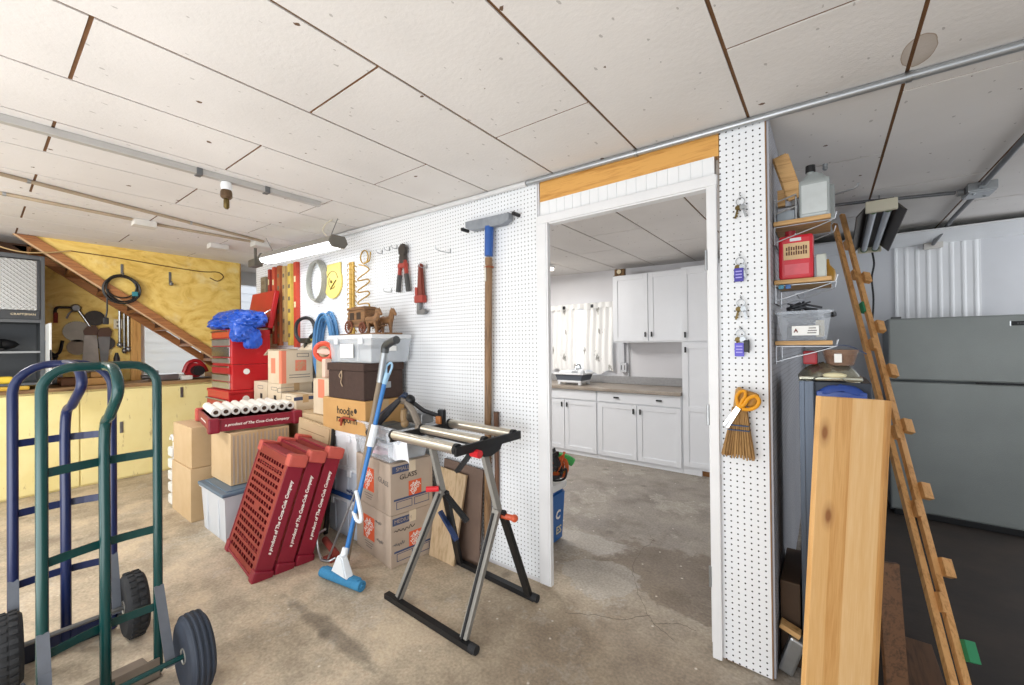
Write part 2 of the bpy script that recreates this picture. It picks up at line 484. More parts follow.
def panel_ceiling():
    b = MB(); g = .006
    top = .03
    xs = [.231 + .4855 * k for k in range(-15, 7)]
    b.mi = 1
    def P(x, y, dz): return (x, y, ceil_z(x) + dz)
    def slab(x0, x1, y0, y1, z0, z1):
        bm = bmesh.new()
        q = [bm.verts.new(P(x, y, z)) for z in (z0, z1) for x, y in ((x0, y0), (x1, y0), (x1, y1), (x0, y1))]
        for f in ((3, 2, 1, 0), (4, 5, 6, 7), (0, 1, 5, 4), (1, 2, 6, 5), (2, 3, 7, 6), (3, 0, 4, 7)): bm.faces.new([q[i] for i in f])
        b._take(bm)
    slab(-7.2, 3.4, -1.6, 6.0, .005, .06)
    b.mi = 0
    for i in range(len(xs) - 1):
        off = .204 if i % 2 == 0 else .848
        y = off - 1.277 * 2
        while y < 6:
            y0, y1 = max(y + g, -1.6), min(y + 1.277 - g, 6.0)
            if y1 > y0 + .02: slab(xs[i] + g, xs[i + 1] - g, y0, y1, 0, .012)
            y += 1.277
    return b.build('ceiling', [CPANEL, SEAM], loc=(0, 0, 0))
struct(panel_ceiling())

def wall_prism(name, poly, y0, y1, m):
    """polygon in x,z extruded from y0 to y1"""
    b = MB(); b.prism(poly, -y1, -y0, Matrix(((1, 0, 0, 0), (0, 0, -1, 0), (0, 1, 0, 0), (0, 0, 0, 1))))
    return struct(b.build(name, m, loc=(0, 0, 0)))
cz = ceil_z
# long pegboard wall: hardboard sheet over a stud core
wall_prism('wall_pegboard', [(-5.35, .03), (-1.338, .03), (-1.344, cz(-1.344) - .004), (-5.35, cz(-5.35) - .004)], 2.0, 2.010, PEG)
wall_prism('wall_core', [(-5.35, 0), (-1.32, 0), (-1.335, cz(-1.335)), (-5.35, cz(-5.35))], 2.010, 2.022, WHITEK)
wall_prism('wall_core', [(-5.35, 0), (-1.45, 0), (-1.45, cz(-1.45)), (-5.35, cz(-5.35))], 2.022, 2.11, WHITEK)
# narrow pegboard between doorway and shelves
wall_prism('wall_pegboard', [(-.386, .012), (-.198, .004), (-.198, cz(-.19) - .004), (-.370, cz(-.37) - .004)], 2.0, 2.010, PEG)
edgew = mat('brown hardboard edge', '#8b6a4c', .8, 0, .3, 20)
wall_prism('wall_core', [(-.378, 0), (-.196, 0), (-.196, cz(-.19)), (-.376, cz(-.37))], 2.0105, 2.11, edgew)
b = MB(); b.bx(-.30, -.196, 2.1101, 5.2, 0, 2.346); struct(b.build('wall_partition', WHITEK, loc=(0, 0, 0)))
b = MB(); b.bx(-.198, -.1925, 1.9985, 2.0135, .004, 2.343); struct(b.build('trim_9', edgew, loc=(0, 0, 0)))
b = MB(); b.bx(-.1925, -.185, 2.003, 5.2, .01, 2.342); struct(b.build('wall_pegboard', PEGS, loc=(0, 0, 0)))
# kitchen and rear walls
def wall_with_hole(name, axis, pos, t, a0, a1, z0, z1, h, m):
    b = MB(); ha0, ha1, hz0, hz1 = h
    for p, q, r, s in ((a0, ha0, z0, z1), (ha1, a1, z0, z1), (ha0, ha1, z0, hz0), (ha0, ha1, hz1, z1)):
        if axis == 'y': b.bx(p, q, pos, pos + t, r, s)
        else: b.bx(pos, pos + t, p, q, r, s)
    return struct(b.build(name, m, loc=(0, 0, 0)))
wall_with_hole('wall_kitchen', 'y', 5.2, .12, -4.6, -.30, 0, 2.5, (-3.1, -2.36, 1.02, 1.93), WHITEK)
b = MB(); b.bx(-4.7, -4.6, 2.11, 5.3, 0, 2.5); struct(b.build('wall_kitchen_side', WHITEK, loc=(0, 0, 0)))
WALLR = mat('white storage wall paint', '#d4d6da', .6, 0, .08, 2)
b = MB(); b.bx(-.3, 3.3, 5.2, 5.3, 0, 2.345); struct(b.build('wall_storage', WALLR, loc=(0, 0, 0)))
b = MB(); b.bx(3.3, 3.4, 1.2, 5.3, 0, 2.345); struct(b.build('wall_right', WALLR, loc=(0, 0, 0)))
wall_with_hole('wall_left', 'x', -6.75, .12, -2.4, 2.12, 0, 2.62, (1.19, 1.86, 1.02, 1.74), YPLY)
wall_with_hole('wall_stair', 'x', -6.75, .12, 2.1205, 2.9, 0, 2.62, (2.22, 2.62, 1.3, 2.3), WHITE)
b = MB(); b.bx(-6.63, -5.0, 2.8, 2.9, 0, 2.62); struct(b.build('wall_stair_back', WHITE, loc=(0, 0, 0)))
# ribbed white sheet on the storage room wall
b = MB()
pts = [(.50 + .012 * i, (.004 if (i // 2) % 3 == 0 else 0)) for i in range(46)]
poly = [(x, y) for x, y in pts] + [(pts[-1][0], -.004), (pts[0][0], -.004)]
b.prism(poly, 1.2, 2.29, Matrix(((1, 0, 0, 0), (0, -1, 0, 5.195), (0, 0, 1, 0), (0, 0, 0, 1))))
struct(b.build('wall_ribbed_sheet', WHITE, loc=(0, 0, 0)))
# white-painted ceiling strip along the rear wall of the storage room
b = MB(); b.bx(-.18, 3.3, 4.55, 5.2, 2.262, 2.274); struct(b.build('trim_1', WHITE, loc=(0, 0, 0)))

# doorway: beam, beadboard header, casing, jambs, hinges
b = MB(); b.bx(-1.325, -.374, 2.004, 2.05, 2.232, 2.352); struct(b.build('trim_2', LUMBER, loc=(0, 0, 0)))
b = MB(); b.bx(-1.322, -.392, 2.0, 2.04, 2.125, 2.2315)
k = -1.31
while k < -.44:
    b.bx(k, k + .05, 1.997, 2.0005, 2.14, 2.230, .001); k += .0512
struct(b.build('trim_3', WHITE, loc=(0, 0, 0)))
b = MB(); b.bx(-1.337, -1.272, 1.976, 1.9995, .02, 2.14, .004); b.bx(-1.280, -1.262, 1.980, 2.010, .02, 2.10, .002)
struct(b.build('trim_4', TRIMW, loc=(0, 0, 0)))
b = MB(); b.bx(-.420, -.381, 1.976, 1.9995, .008, 2.14, .004); b.bx(-.424, -.407, 1.985, 2.13, .07, 2.10, .002)
struct(b.build('trim_5', TRIMW, loc=(0, 0, 0)))
b = MB(); b.bx(-1.325, -.378, 1.970, 1.9995, 2.095, 2.142, .004); b.bx(-1.25, -.41, 1.98, 2.03, 2.088, 2.10, .002)
struct(b.build('trim_6', TRIMW, loc=(0, 0, 0)))
for z, w in ((.36, 'lowest'), (1.08, 'middle'), (1.77, 'topmost')):
    b = MB(); b.bx(-.4265, -.4245, 1.99, 2.022, z - .045, z + .045, .004)
    for dz in (-.03, 0, .03): b.cyl((-.4265, 2.006, z + dz), (-.4275, 2.006, z + dz), .004, seg=8)
    b.cyl((-.427, 1.985, z - .045), (-.427, 1.985, z + .045), .006, seg=10)
    h = b.build('door_hinge', METAL)
    tag(h, {'lowest': 'steel hinge leaf low on the right door jamb, near the floor', 'middle': 'steel hinge leaf halfway up the right door jamb', 'topmost': 'steel hinge leaf high on the right door jamb'}[w], 'hinge', 'door hinges')
# kitchen window
TRIMG = mat('window frame white', '#e9ebee', .4)
GLASS = clear('window glass', '#e8f0f8', .12, .02)
b = MB()
for x0, x1, z0, z1 in ((-3.1, -3.05, 1.02, 1.93), (-2.41, -2.36, 1.02, 1.93), (-3.05, -2.41, 1.02, 1.07), (-3.05, -2.41, 1.88, 1.93), (-3.05, -2.41, 1.44, 1.49)):
    b.bx(x0, x1, 5.21, 5.27, z0, z1, .004)
w1 = struct(b.build('window_1', TRIMG, loc=(0, 0, 0)))
b = MB(); b.bx(-3.05, -2.41, 5.236, 5.242, 1.07, 1.88); b.build('pane', GLASS, w1)
b = MB()
for y0, y1, z0, z1 in ((1.19, 1.24, 1.02, 1.74), (1.81, 1.86, 1.02, 1.74), (1.24, 1.81, 1.02, 1.07), (1.24, 1.81, 1.69, 1.74)):
    b.bx(-6.72, -6.66, y0, y1, z0, z1, .004)
w2 = struct(b.build('window_2', TRIMG, loc=(0, 0, 0)))
b = MB(); b.bx(-6.69, -6.685, 1.24, 1.81, 1.07, 1.69); b.build('pane', GLASS, w2)
# stairwell enclosure of yellow plywood above the stair string
def stz(y): return 2.49 - .775 * (y - .17)     # lower edge of the string at y
MYZ = lambda x: Matrix(((0, 0, 1, x), (1, 0, 0, 0), (0, 1, 0, 0), (0, 0, 0, 1)))   # polygon (y,z) extruded along x
b = MB(); b.prism([(.30, 2.478), (2.02, stz(2.02) + .085), (2.02, 2.478)], 0, .012, MYZ(-5.93))
struct(b.build('wall_stairwell', YPLY, loc=(0, 0, 0)))
b = MB(); b.bx(-6.02, -5.935, 1.96, 2.04, 1.0, 2.476); struct(b.build('trim_7', LUMBERZ, loc=(0, 0, 0)))

b = MB(); b.bx(-8.6, -8.5, -.5, 4.5, -.05, 3.2)
for k in range(21): b.prism([(.0, .15 * k), (.018, .15 * k), (.004, .15 * k + .149), (.0, .15 * k + .149)], -.5, 4.5, Matrix(((1, 0, 0, -8.5), (0, 0, 1, 0), (0, 1, 0, 0), (0, 0, 0, 1))))
struct(b.build('wall_exterior', mat('white lap siding', '#dfe4ec', .6), loc=(0, 0, 0)))
b = MB(); b.bx(-6.60, -6.54, -1.6, .30, 2.30, 2.49, .003); struct(b.build('trim_8', mat('dark joist', '#5a3d28', .8, 0, .3, 6), loc=(0, 0, 0)))
# ------------------------------------------------------------------ left end: stair, workbench, steel cabinet, tools
st = thing('staircase', 'brown wooden staircase rising over the workbench at the left end', 'staircase', (-6.2, 1.2, 1.03))
for x0 in (-5.925, -6.58):
    b = MB(); b.prism([(.20, 2.47), (2.0, stz(2.0)), (2.0, stz(2.0) + .095), (.32, 2.47)], 0, .04, MYZ(x0))
    b.build('stringer', STAIRW, st, world=True)
b = MB(); b.prism([(.20, 2.469), (2.0, stz(2.0) - .001), (2.0, stz(2.0) - .014), (.185, 2.466)], 0, .05, MYZ(-5.93))
b.build('edge_strip', mat('pale raw wood edge', '#d8b48c', .7, 0, .2, 12), st, world=True)
y = .33
while y < 1.95:
    b = MB(); z = stz(y) + .02
    b.bx(-6.54, -5.93, y - .02, y + .265, z, z + .035, .004); b.build('tread', STAIRW, st, world=True)
    b = MB(); b.bx(-6.54, -5.93, y + .238, y + .258, z - .19, z, 0); b.build('riser', mat('dark stair riser', '#5b3a26', .8, 0, .3, 6), st, world=True)
    y += .2475

# workbench with yellow plywood doors
BX = -6.03
wb = thing('workbench', 'long yellow-painted workbench under the stair along the left wall', 'workbench', (-6.3, .3, 0))
b = MB(); b.bx(-6.6, BX - .022, -1.6, 1.98, 0, .985, 0); b.build('carcass', YPAINT, wb, world=True)
for y0, y1 in ((-1.58, -.75), (-.74, .02), (.03, .615), (.625, 1.22), (1.23, 1.965)):
    b = MB(); b.bx(BX - .021, BX, y0, y1, .02, .965, .004); d = b.build('door', YPAINT, wb, world=True)
    if y0 in (.625, 1.23):
        yy, zz = ((.93, .56) if y0 < 1 else (1.45, .885))
        b = MB(); b.bx(BX, BX + .006, yy - .014, yy + .014, zz - .06, zz + .06, .002); b.bx(BX + .004, BX + .016, yy - .007, yy + .007, zz - .055, zz - .025, .002)
        b.build('hasp', STEEL, d, world=True)
b = MB(); b.bx(-6.62, BX + .025, -1.62, 1.99, .986, 1.025, .005)
b.build('worktop', wood('worn bench top', '#9c7a50', '#5f4528', 'y', 18), wb, world=True)

# upright timber post and short ledger on the left wall
b = MB(); b.bx(-6.62, -6.57, 1.10, 1.19, 1.026, 1.86, .003)
tag(b.build('post', LUMBERZ), 'upright timber post on the bench left of the small window', 'post')

# steel wall cabinet with a diamond plate door
DPL = N('diamond plate')
_x, _y, _z = DPL.sep()
_u = DPL.math('MULTIPLY', _y, 52.0); _v = DPL.math('MULTIPLY', _z, 52.0)
_p = DPL.math('SINE', DPL.math('MULTIPLY', DPL.math('ADD', _u, _v), PI)); _q = DPL.math('SINE', DPL.math('MULTIPLY', DPL.math('SUBTRACT', _u, _v), PI))
_h = DPL.math('MAXIMUM', DPL.math('MULTIPLY', _p, DPL.math('LESS_THAN', DPL.math('FRACT', DPL.math('MULTIPLY', DPL.math('ADD', _u, _v), .5)), .5)), DPL.math('MULTIPLY', _q, .6))
DPL.bump(_h, .9, .006)
DPLM = DPL.fin('#c3c6c6', .32, .75)
CX = -5.97
wc = thing('wall_cabinet', 'grey steel wall cabinet with diamond plate door, at the far left over the workbench', 'cabinet', (-6.2, .02, 1.06))
b = MB()
b.bx(-6.45, CX, .355, .385, 1.07, 2.30, .003); b.bx(-6.45, CX, -.40, -.37, 1.07, 2.30, .003)
b.bx(-6.45, CX, -.37, .355, 2.26, 2.30, .003); b.bx(-6.45, CX, -.37, .355, 1.07, 1.09, 0); b.bx(-6.45, CX, -.37, .355, 1.66, 1.69, 0)
b.bx(-6.45, -6.43, -.37, .355, 1.09, 2.26, 0)
b.build('cabinet_body', GREYM, wc, world=True)
b = MB(); b.bx(CX - .018, CX + .006, -.365, .335, 1.775, 2.25, .004); d = b.build('door', DPLM, wc, world=True)
b = MB(); b.bx(CX - .02, CX + .012, -.365, .352, 1.69, 1.772, .004); b.bx(CX - .02, CX + .008, .337, .356, 1.69, 2.255, .003)
b.build('door_frame', mat('charcoal painted steel', '#3c3e41', .45, .3, .15, 8), wc, world=True)
text('lettering', 'CRAFTSMAN', .027, mat('cream lettering', '#d9c9a8', .5), wc, M4((CX + .013, .25, 1.735), (0, 1, 0), (0, 0, 1)), local=False)
b = MB(); b.bx(-6.42, CX - .03, -.37, .355, 1.372, 1.39, 0); b.build('shelf', mat('light grey shelf', '#8f9294', .5, .2), wc, world=True)
b = MB(); b.bx(CX + .002, CX + .36, .386, .402, 1.09, 1.645, .004)
dd = b.build('side_door', mat('white cabinet door skin', '#d6d8d6', .5, 0, .15, 6), wc, world=True)
b = MB(); b.bx(CX + .361, CX + .366, .388, .400, 1.28, 1.40, 0); b.build('latch', BLACKM, dd, world=True)
# things in the open half of the cabinet
b = MB(); b.ball((-6.15, .06, 1.455), .1, (.9, 1.75, .62)); b.bx(-6.2, -6.02, -.02, .14, 1.391, 1.42, .01); b.cyl((-6.06, .0, 1.46), (-6.03, .12, 1.46), .03)
tag(b.build('tool_bag', BLACKM, smooth=True), 'dark rounded case on the middle shelf of the steel cabinet', 'case')
b = MB(); b.bx(-6.12, -5.99, -.02, .19, 1.091, 1.155, .02); b.cyl((-6.06, -.02, 1.12), (-6.06, -.08, 1.12), .022)
o = b.build('sanding_block', mat('yellow foam', '#e3c23c', .7, 0, .2, 10)); tag(o, 'yellow block lying on the floor of the steel cabinet', 'block')
b = MB(); b.bx(-6.03, -5.975, .05, .29, 1.026, 1.066, .015)
tag(b.build('tool_box', mat('dull ochre case', '#c79f36', .6, 0, .2, 10)), 'small ochre case on the bench under the steel cabinet', 'case')

# things hung on the yellow wall
WX = -6.615
def blade(y, z, r, m, label, teeth=40):
    b = MB(); bm = bmesh.new(); pts = []
    for k in range(teeth):
        a = 2 * PI * k / teeth
        pts.append((y + r * math.cos(a), z + r * math.sin(a))); pts.append((y + r * .94 * math.cos(a + PI / teeth * 1.6), z + r * .94 * math.sin(a + PI / teeth * 1.6)))
    bm.free()
    b.prism(pts, 0, .003, MYZ(WX + .004)); b.cyl((WX, y, z), (WX + .012, y, z), .012, seg=10)
    return tag(b.build('saw_blade', m), label, 'saw blade', 'circular saw blades on the yellow wall')
SB1 = mat('brushed blade steel', '#8d867b', .35, .85, .3, 5); SB2 = mat('dark blade steel', '#4a4642', .45, .7, .3, 9); SB3 = mat('browned blade steel', '#7c6f60', .4, .7, .3, 9)
blade(.665, 1.60, .118, SB1, 'largest bright circular saw blade, hung left of the others on the yellow wall')
blade(.80, 1.755, .088, SB2, 'dark circular saw blade hung highest, just left of the wall outlet')
blade(.665, 1.425, .088, SB3, 'brownish saw blade hung below the largest bright blade')
blade(.885, 1.47, .085, SB2, 'dark saw blade half hidden behind the hand saws')
# drill brace with a red handle
b = MB(); b.tube(smoothpath([(WX + .03, .50, 1.70), (WX + .03, .50, 1.84), (WX + .03, .56, 1.86), (WX + .03, .66, 1.86)], 5), .014)
dr = b.build('drill_brace', BLACKM, smooth=True); tag(dr, 'black and chrome hand drill hung over the saw blades', 'hand drill')
b = MB(); b.tube([(WX + .03, .50, 1.69), (WX + .03, .50, 1.80)], .018); b.build('grip', mat('oxide red paint', '#7a2a20', .5), dr, world=True, smooth=True)
b = MB(); b.cyl((WX + .02, .66, 1.86), (WX + .02, .78, 1.62), .016, .01); b.build('chuck_rod', CHROME, dr, world=True, smooth=True)
b = MB(); b.lathe([(.03, -.02), (.045, 0), (.03, .03)], 16, M4((WX + .02, .65, 1.86), (0, 1, 0), (0, 0, 1))); b.tube(smoothpath([(WX + .03, .64, 1.84), (WX + .04, .60, 1.80), (WX + .03, .58, 1.74)], 4), .009); b.build('gear', STEEL, dr, world=True, smooth=True)
# hand saws
def handsaw(y, z, wtop, wbot, h, m, label):
    r = thing('hand_saw', label, 'hand saw', (WX + .02, y, z), 0, 'hand saws on the yellow wall')
    b = MB(); b.prism([(-wtop / 2, 0), (wtop / 2, 0), (wbot / 2, -h), (-wbot / 2, -h)], 0, .004, MYZ(0)); b.build('saw_plate', m, r)
    b = MB(); b.prism([(-.05, 0), (-.06, .05), (-.03, .10), (.04, .11), (.065, .06), (.05, 0)], -.008, .012, MYZ(0)); b.build('handle', mat('varnished saw handle', '#5a3a24', .4, 0, .2, 9), r)
    return r
handsaw(.765, 1.56, .10, .15, .42, mat('worn saw steel', '#9a948c', .4, .7, .3, 6), 'wide worn hand saw hung handle up below the brown blade')
handsaw(.875, 1.545, .10, .05, .36, mat('grey saw steel', '#7f7e7c', .4, .7, .3, 6), 'narrow hand saw hung right beside the wide one')
# outlet
b = MB(); b.bx(WX, WX + .02, .955, 1.03, 1.64, 1.75, .006); o = b.build('outlet_box', mat('ivory plate', '#e2d9c0', .5)); tag(o, 'ivory wall outlet right of the saw blades', 'outlet')
b = MB()
for dz in (1.672, 1.716): b.bx(WX + .02, WX + .022, .978, 1.006, dz - .012, dz + .012)
b.build('sockets', mat('dark slots', '#6a5f4c', .6), o, world=True)
# long pliers / rods hanging
for i, (yy, zt, zb, m) in enumerate(((1.005, 1.85, 1.45, METAL), (1.045, 1.86, 1.38, STEEL), (1.08, 1.84, 1.40, METAL))):
    b = MB(); b.cyl((WX + .02, yy, zb), (WX + .02, yy, zt), .012, seg=8); b.ball((WX + .025, yy, zb), .026, (1, 1, 1.3)); b.tube(arc((WX + .02, yy, zt + .012), .012, 0, 2 * PI, 8, (0, 1, 0))[:-1], .004, 6, closed=True)
    tag(b.build('steel_rod', m, smooth=True), ['leftmost', 'middle', 'rightmost'][i] + ' one of the three steel rods hanging beside the timber post', 'rod', 'steel rods by the post')
# pliers left of saws
b = MB(); b.tube(smoothpath([(WX + .03, .43, 1.50), (WX + .03, .46, 1.38), (WX + .03, .50, 1.32), (WX + .03, .47, 1.18)], 5), .014); b.tube(smoothpath([(WX + .03, .55, 1.50), (WX + .03, .53, 1.38), (WX + .03, .49, 1.32), (WX + .03, .53, 1.18)], 5), .014); b.ball((WX + .03, .495, 1.33), .026)
tag(b.build('tin_snips', BLACKM, smooth=True), 'black tin snips hanging between the steel cabinet and the brown blade', 'snips')
b = MB(); b.box((WX + .04, .50, 1.10), (.07, .10, .15), .02); b.tube(arc((WX + .04, .5, 1.18), .045, 0, PI, 8, (0, 1, 0)), .008)
tag(b.build('padlock', STEEL, smooth=True), 'steel padlock-shaped clamp standing on the bench below the tin snips', 'clamp')

# coil of black cable and its hook on the plywood, empty hook beside it
PX = -5.917
hk = MB(); hk.bx(PX, PX + .008, .91, .932, 2.16, 2.30, .002); hk.tube(smoothpath([(PX + .008, .92, 2.2), (PX + .05, .92, 2.17), (PX + .075, .92, 2.20)], 4), .008)
tag(hk.build('wall_hook', STEEL), 'steel hook holding the black cable coil', 'hook', 'hooks on the plywood')
hk = MB(); hk.bx(PX, PX + .008, 1.31, 1.332, 2.14, 2.27, .002); hk.tube(smoothpath([(PX + .008, 1.32, 2.17), (PX + .05, 1.32, 2.13), (PX + .07, 1.32, 2.16)], 4), .008); hk.ball((PX + .05, 1.322, 2.13), .022)
tag(hk.build('wall_hook', STEEL), 'empty steel hook on the yellow plywood right of the cable coil', 'hook', 'hooks on the plywood')
CAB = mat('black cable', '#211f1e', .5, 0, .2, 20)
cc = thing('cable_coil', 'coil of black cable with a plug hanging on the plywood', 'cable', (PX + .03, .92, 1.8))
b = MB()
for k in range(6):
    r = .118 + .012 * (k % 3); cx, czz = .92 + random.uniform(-.012, .012), 2.175 - r * 1.05 + random.uniform(-.01, .01)
    b.tube(arc((PX + .018 + .011 * k, cx, czz), r, 0, 2 * PI, 30, (0, 1, 0), (0, 0, 1), r * 1.02)[:-1], .0075, 6, closed=True)
b.tube(smoothpath([(PX + .05, .81, 2.02), (PX + .06, .80, 1.90), (PX + .05, .80, 1.80), (PX + .05, .79, 1.72)], 6), .0075, 6)
b.build('loops', CAB, cc, world=True, smooth=True)
b = MB(); b.box((PX + .05, .79, 1.69), (.035, .045, .07), .01); b.build('plug', BLACKP, cc, world=True)
b = MB(); b.box((PX + .085, 1.01, 1.985), (.02, .05, .05), .01); b.build('cable_tie', mat('teal tape', '#2f7f8a', .5), cc, world=True)
b = MB(); b.tube(smoothpath([(PX + .006, .55, 2.375), (PX + .006, .9, 2.36), (PX + .006, 1.3, 2.33), (PX + .006, 1.62, 2.315), (PX + .006, 1.78, 2.33), (PX + .006, 1.84, 2.28), (PX + .006, 1.78, 2.22), (PX + .006, 1.70, 2.25)], 8), .005, 6)
tag(b.build('loose_wire', mat('brown wire', '#6b4a26', .6)), 'thin brown wire strung along the yellow plywood, looped at its right end', 'wire')
b = MB(); b.tube(smoothpath([(-5.86, -.05, 2.40), (-5.84, .10, 2.33), (-5.84, .25, 2.30), (-5.86, .42, 2.33), (-5.90, .55, 2.375)], 6), .006, 6)
tag(b.build('loose_wire', mat('pale rope', '#b59a6e', .8)), 'pale cord drooping over the steel cabinet', 'cord')

# things on the bench
REDP = mat('tool red', '#b3232a', .35, 0, .15, 6)
sw = thing('circular_saw', 'red circular saw on the bench in front of the small window', 'circular saw', (-6.25, 1.62, 1.026), 0)
b = MB(); b.box((0, 0, .012), (.24, .30, .01), .003); b.build('base_plate', STEEL, sw)
b = MB(); b.cyl((-.03, .0, .10), (.03, .0, .10), .095, seg=20); b.build('blade_guard', REDP, sw, smooth=True)
b = MB(); b.tube(smoothpath([(.02, -.10, .08), (.03, -.06, .19), (.03, .03, .22), (.03, .10, .15), (.03, .13, .08)], 5), .024); b.build('handle', REDP, sw, smooth=True)
b = MB(); b.cyl((.03, .02, .10), (.15, .02, .10), .06, seg=14); b.build('motor', BLACKP, sw, smooth=True)
b = MB(); b.bx(-6.5, -6.15, 1.24, 1.455, 1.026, 1.10, .01); b.bx(-6.45, -6.2, 1.20, 1.28, 1.10, 1.15, .01); b.cyl((-6.3, 1.24, 1.07), (-6.3, 1.14, 1.07), .03); tag(b.build('bench_vise', STEEL), 'grey bench vise left of the red circular saw', 'vise')
b = MB(); b.bx(-6.2, -6.08, 1.47, 1.57, 1.026, 1.075, .006); tag(b.build('paper_box', mat('white card', '#e4e2dc', .7)), 'small white box on the bench between vise and red saw', 'box')
b = MB(); b.bx(-6.48, -6.2, 1.80, 1.95, 1.026, 1.085, .006); tag(b.build('carton', mat('brown card', '#b98f5c', .8, 0, .15, 5)), 'small brown carton on the bench right of the red saw', 'box')
BT = mat('rusty brown metal', '#6f4a30', .6, .4, .4, 14)
b = MB(); b.bx(-6.4, -6.15, .50, .64, 1.026, 1.11, .015); b.cyl((-6.2, .48, 1.09), (-6.2, .66, 1.09), .03); tag(b.build('hand_plane', BT), 'rusty brown hand plane on the bench behind the blue hand truck', 'plane')
b = MB(); b.bx(-6.35, -6.12, .68, .86, 1.026, 1.10, .01); b.bx(-6.3, -6.2, .72, .80, 1.10, 1.16, .01); tag(b.build('bench_grinder', mat('tan tool body', '#b88a4c', .5, 0, .2, 9)), 'tan tool on the bench below the hand saws', 'tool')
b = MB(); b.cyl((-6.4, .95, 1.026), (-6.4, .95, 1.30), .028); b.cyl((-6.4, .95, 1.30), (-6.4, .95, 1.36), .028, .012); tag(b.build('oil_bottle', BLACKP, smooth=True), 'dark slim bottle on the bench left of the timber post', 'bottle')
# ------------------------------------------------------------------ boxes, totes, pallets, tool chest
def card(name, c, c2): 
    return mat(name, c, .8, 0, 0, 3.5, c2, bump=.05, bs=90)
KRAFT = card('kraft cardboard', '#cfb590', '#c1a47c'); KRAFTL = card('light kraft cardboard', '#dccdb6', '#d2bfa2'); KRAFTG = card('grey kraft cardboard', '#bba998', '#ab9a8a')
TAPE = mat('packing tape', '#c2a37a', .3); TAPEG = mat('pale tape', '#d9c8ae', .25)
ORANGE = mat('print orange', '#e0613a', .7); ORANGEL = mat('faded print orange', '#e6876a', .75); NAVY = mat('print navy', '#3f4c6e', .7); BLACKI = mat('black ink', '#26221f', .7); WHITEI = mat('white print', '#f2efe8', .6)
GREYI = mat('grey ink', '#6f6a68', .7)
def carton(name, label, x0, x1, y0, y1, z0, z1, m, group=None, rz=0, cat='box', seam='x', tape=True):
    """closed shipping carton; local origin at the base centre"""
    w, d, h = x1 - x0, y1 - y0, z1 - z0
    r = thing(name, label, cat, ((x0 + x1) / 2, (y0 + y1) / 2, z0), rz, group)
    b = MB(); b.bx(-w / 2, w / 2, -d / 2, d / 2, 0, h - .004, .004)
    if seam == 'x':
        b.bx(-w / 2 + .001, w / 2 - .001, -d / 2 + .001, -.0012, h - .006, h, .001); b.bx(-w / 2 + .001, w / 2 - .001, .0012, d / 2 - .001, h - .006, h, .001)
    else:
        b.bx(-w / 2 + .001, -.0012, -d / 2 + .001, d / 2 - .001, h - .006, h, .001); b.bx(.0012, w / 2 - .001, -d / 2 + .001, d / 2 - .001, h - .006, h, .001)
    b.build('body', m, r)
    if tape:
        b = MB()
        if seam == 'x':
            b.bx(-w / 2 - .0008, w / 2 + .0008, -.025, .025, h, h + .0012)
            for s in (-1, 1): b.bx(s * w / 2 - .001, s * w / 2 + .001, -.025, .025, h - .07, h)
        else:
            b.bx(-.025, .025, -d / 2 - .0008, d / 2 + .0008, h, h + .0012)
            for s in (-1, 1): b.bx(-.025, .025, s * d / 2 - .001, s * d / 2 + .001, h - .07, h)
        b.build('tape', TAPEG if m is KRAFTG else TAPE, r)
    r['_d'] = (w, d, h)
    return r
def face(r, side, u, v, off=.0012):
    """matrix on a carton face: side 'f' (-Y), 'r' (+X), 't' (top); u,v from the face centre bottom"""
    w, d, h = r['_d']
    if side == 'f': return M4((u, -d / 2 - off, v), (1, 0, 0), (0, 0, 1))
    if side == 'r': return M4((w / 2 + off, u, v), (0, 1, 0), (0, 0, 1))
    return M4((u, v, h + off), (1, 0, 0), (0, 1, 0))
def patch(r, name, m, side, u, v, w, h, hollow=0):
    b = MB(); T = face(r, side, u, v, 0)
    if hollow:
        for a in ((-w / 2, w / 2, h / 2 - hollow, h / 2), (-w / 2, w / 2, -h / 2, -h / 2 + hollow), (-w / 2, -w / 2 + hollow, -h / 2, h / 2), (w / 2 - hollow, w / 2, -h / 2, h / 2)): b.bx(a[0], a[1], a[2], a[3], -.0004, .0009, 0, T)
    else: b.bx(-w / 2, w / 2, -h / 2, h / 2, -.0004, .0009, 0, T)
    return b.build(name, m, r)
def depot(r, side, u, v, s, m=None):
    """orange square with the store name set on the slant"""
    p = patch(r, 'store_logo', m or ORANGE, side, u, v, s, s)
    T = face(r, side, u, v, .0016) @ Matrix.Rotation(math.radians(45), 4, 'Z')
    for t, dy, k in (('THE', .30, .2), ('HOME', .1, .29), ('DEPOT', -.15, .29)):
        text('logo_lettering', t, s * k, WHITEI if not m else KRAFT, p, T @ TR(0, dy * s, 0), .0003, bold=.0006)
    return p

# kraft boxes at the far left
b1 = carton('cardboard_box', 'plain brown cardboard box on the floor, bottom of the leftmost stack', -4.58, -4.06, 1.03, 1.42, 0, .425, KRAFT)
b2 = carton('cardboard_box', 'plain brown cardboard box on top of the leftmost stack', -4.575, -4.075, 1.04, 1.43, .427, .756, KRAFT)
# white plastic crate strip behind the stack
wj = MB()
for k in range(5): wj.bx(-4.72, -4.60, 1.03, 1.30, .02 + .105 * k, .10 + .105 * k, .012)
wj.bx(-4.70, -4.62, 1.06, 1.26, 0, .56, .01); wj.tube(arc((-4.66, 1.05, .58), .045, 0, PI, 8), .01)
tag(wj.build('plastic_crate', mat('white plastic', '#e9e9e6', .4, 0, .08, 9)), 'narrow white plastic crate on the floor left of the brown boxes', 'crate')

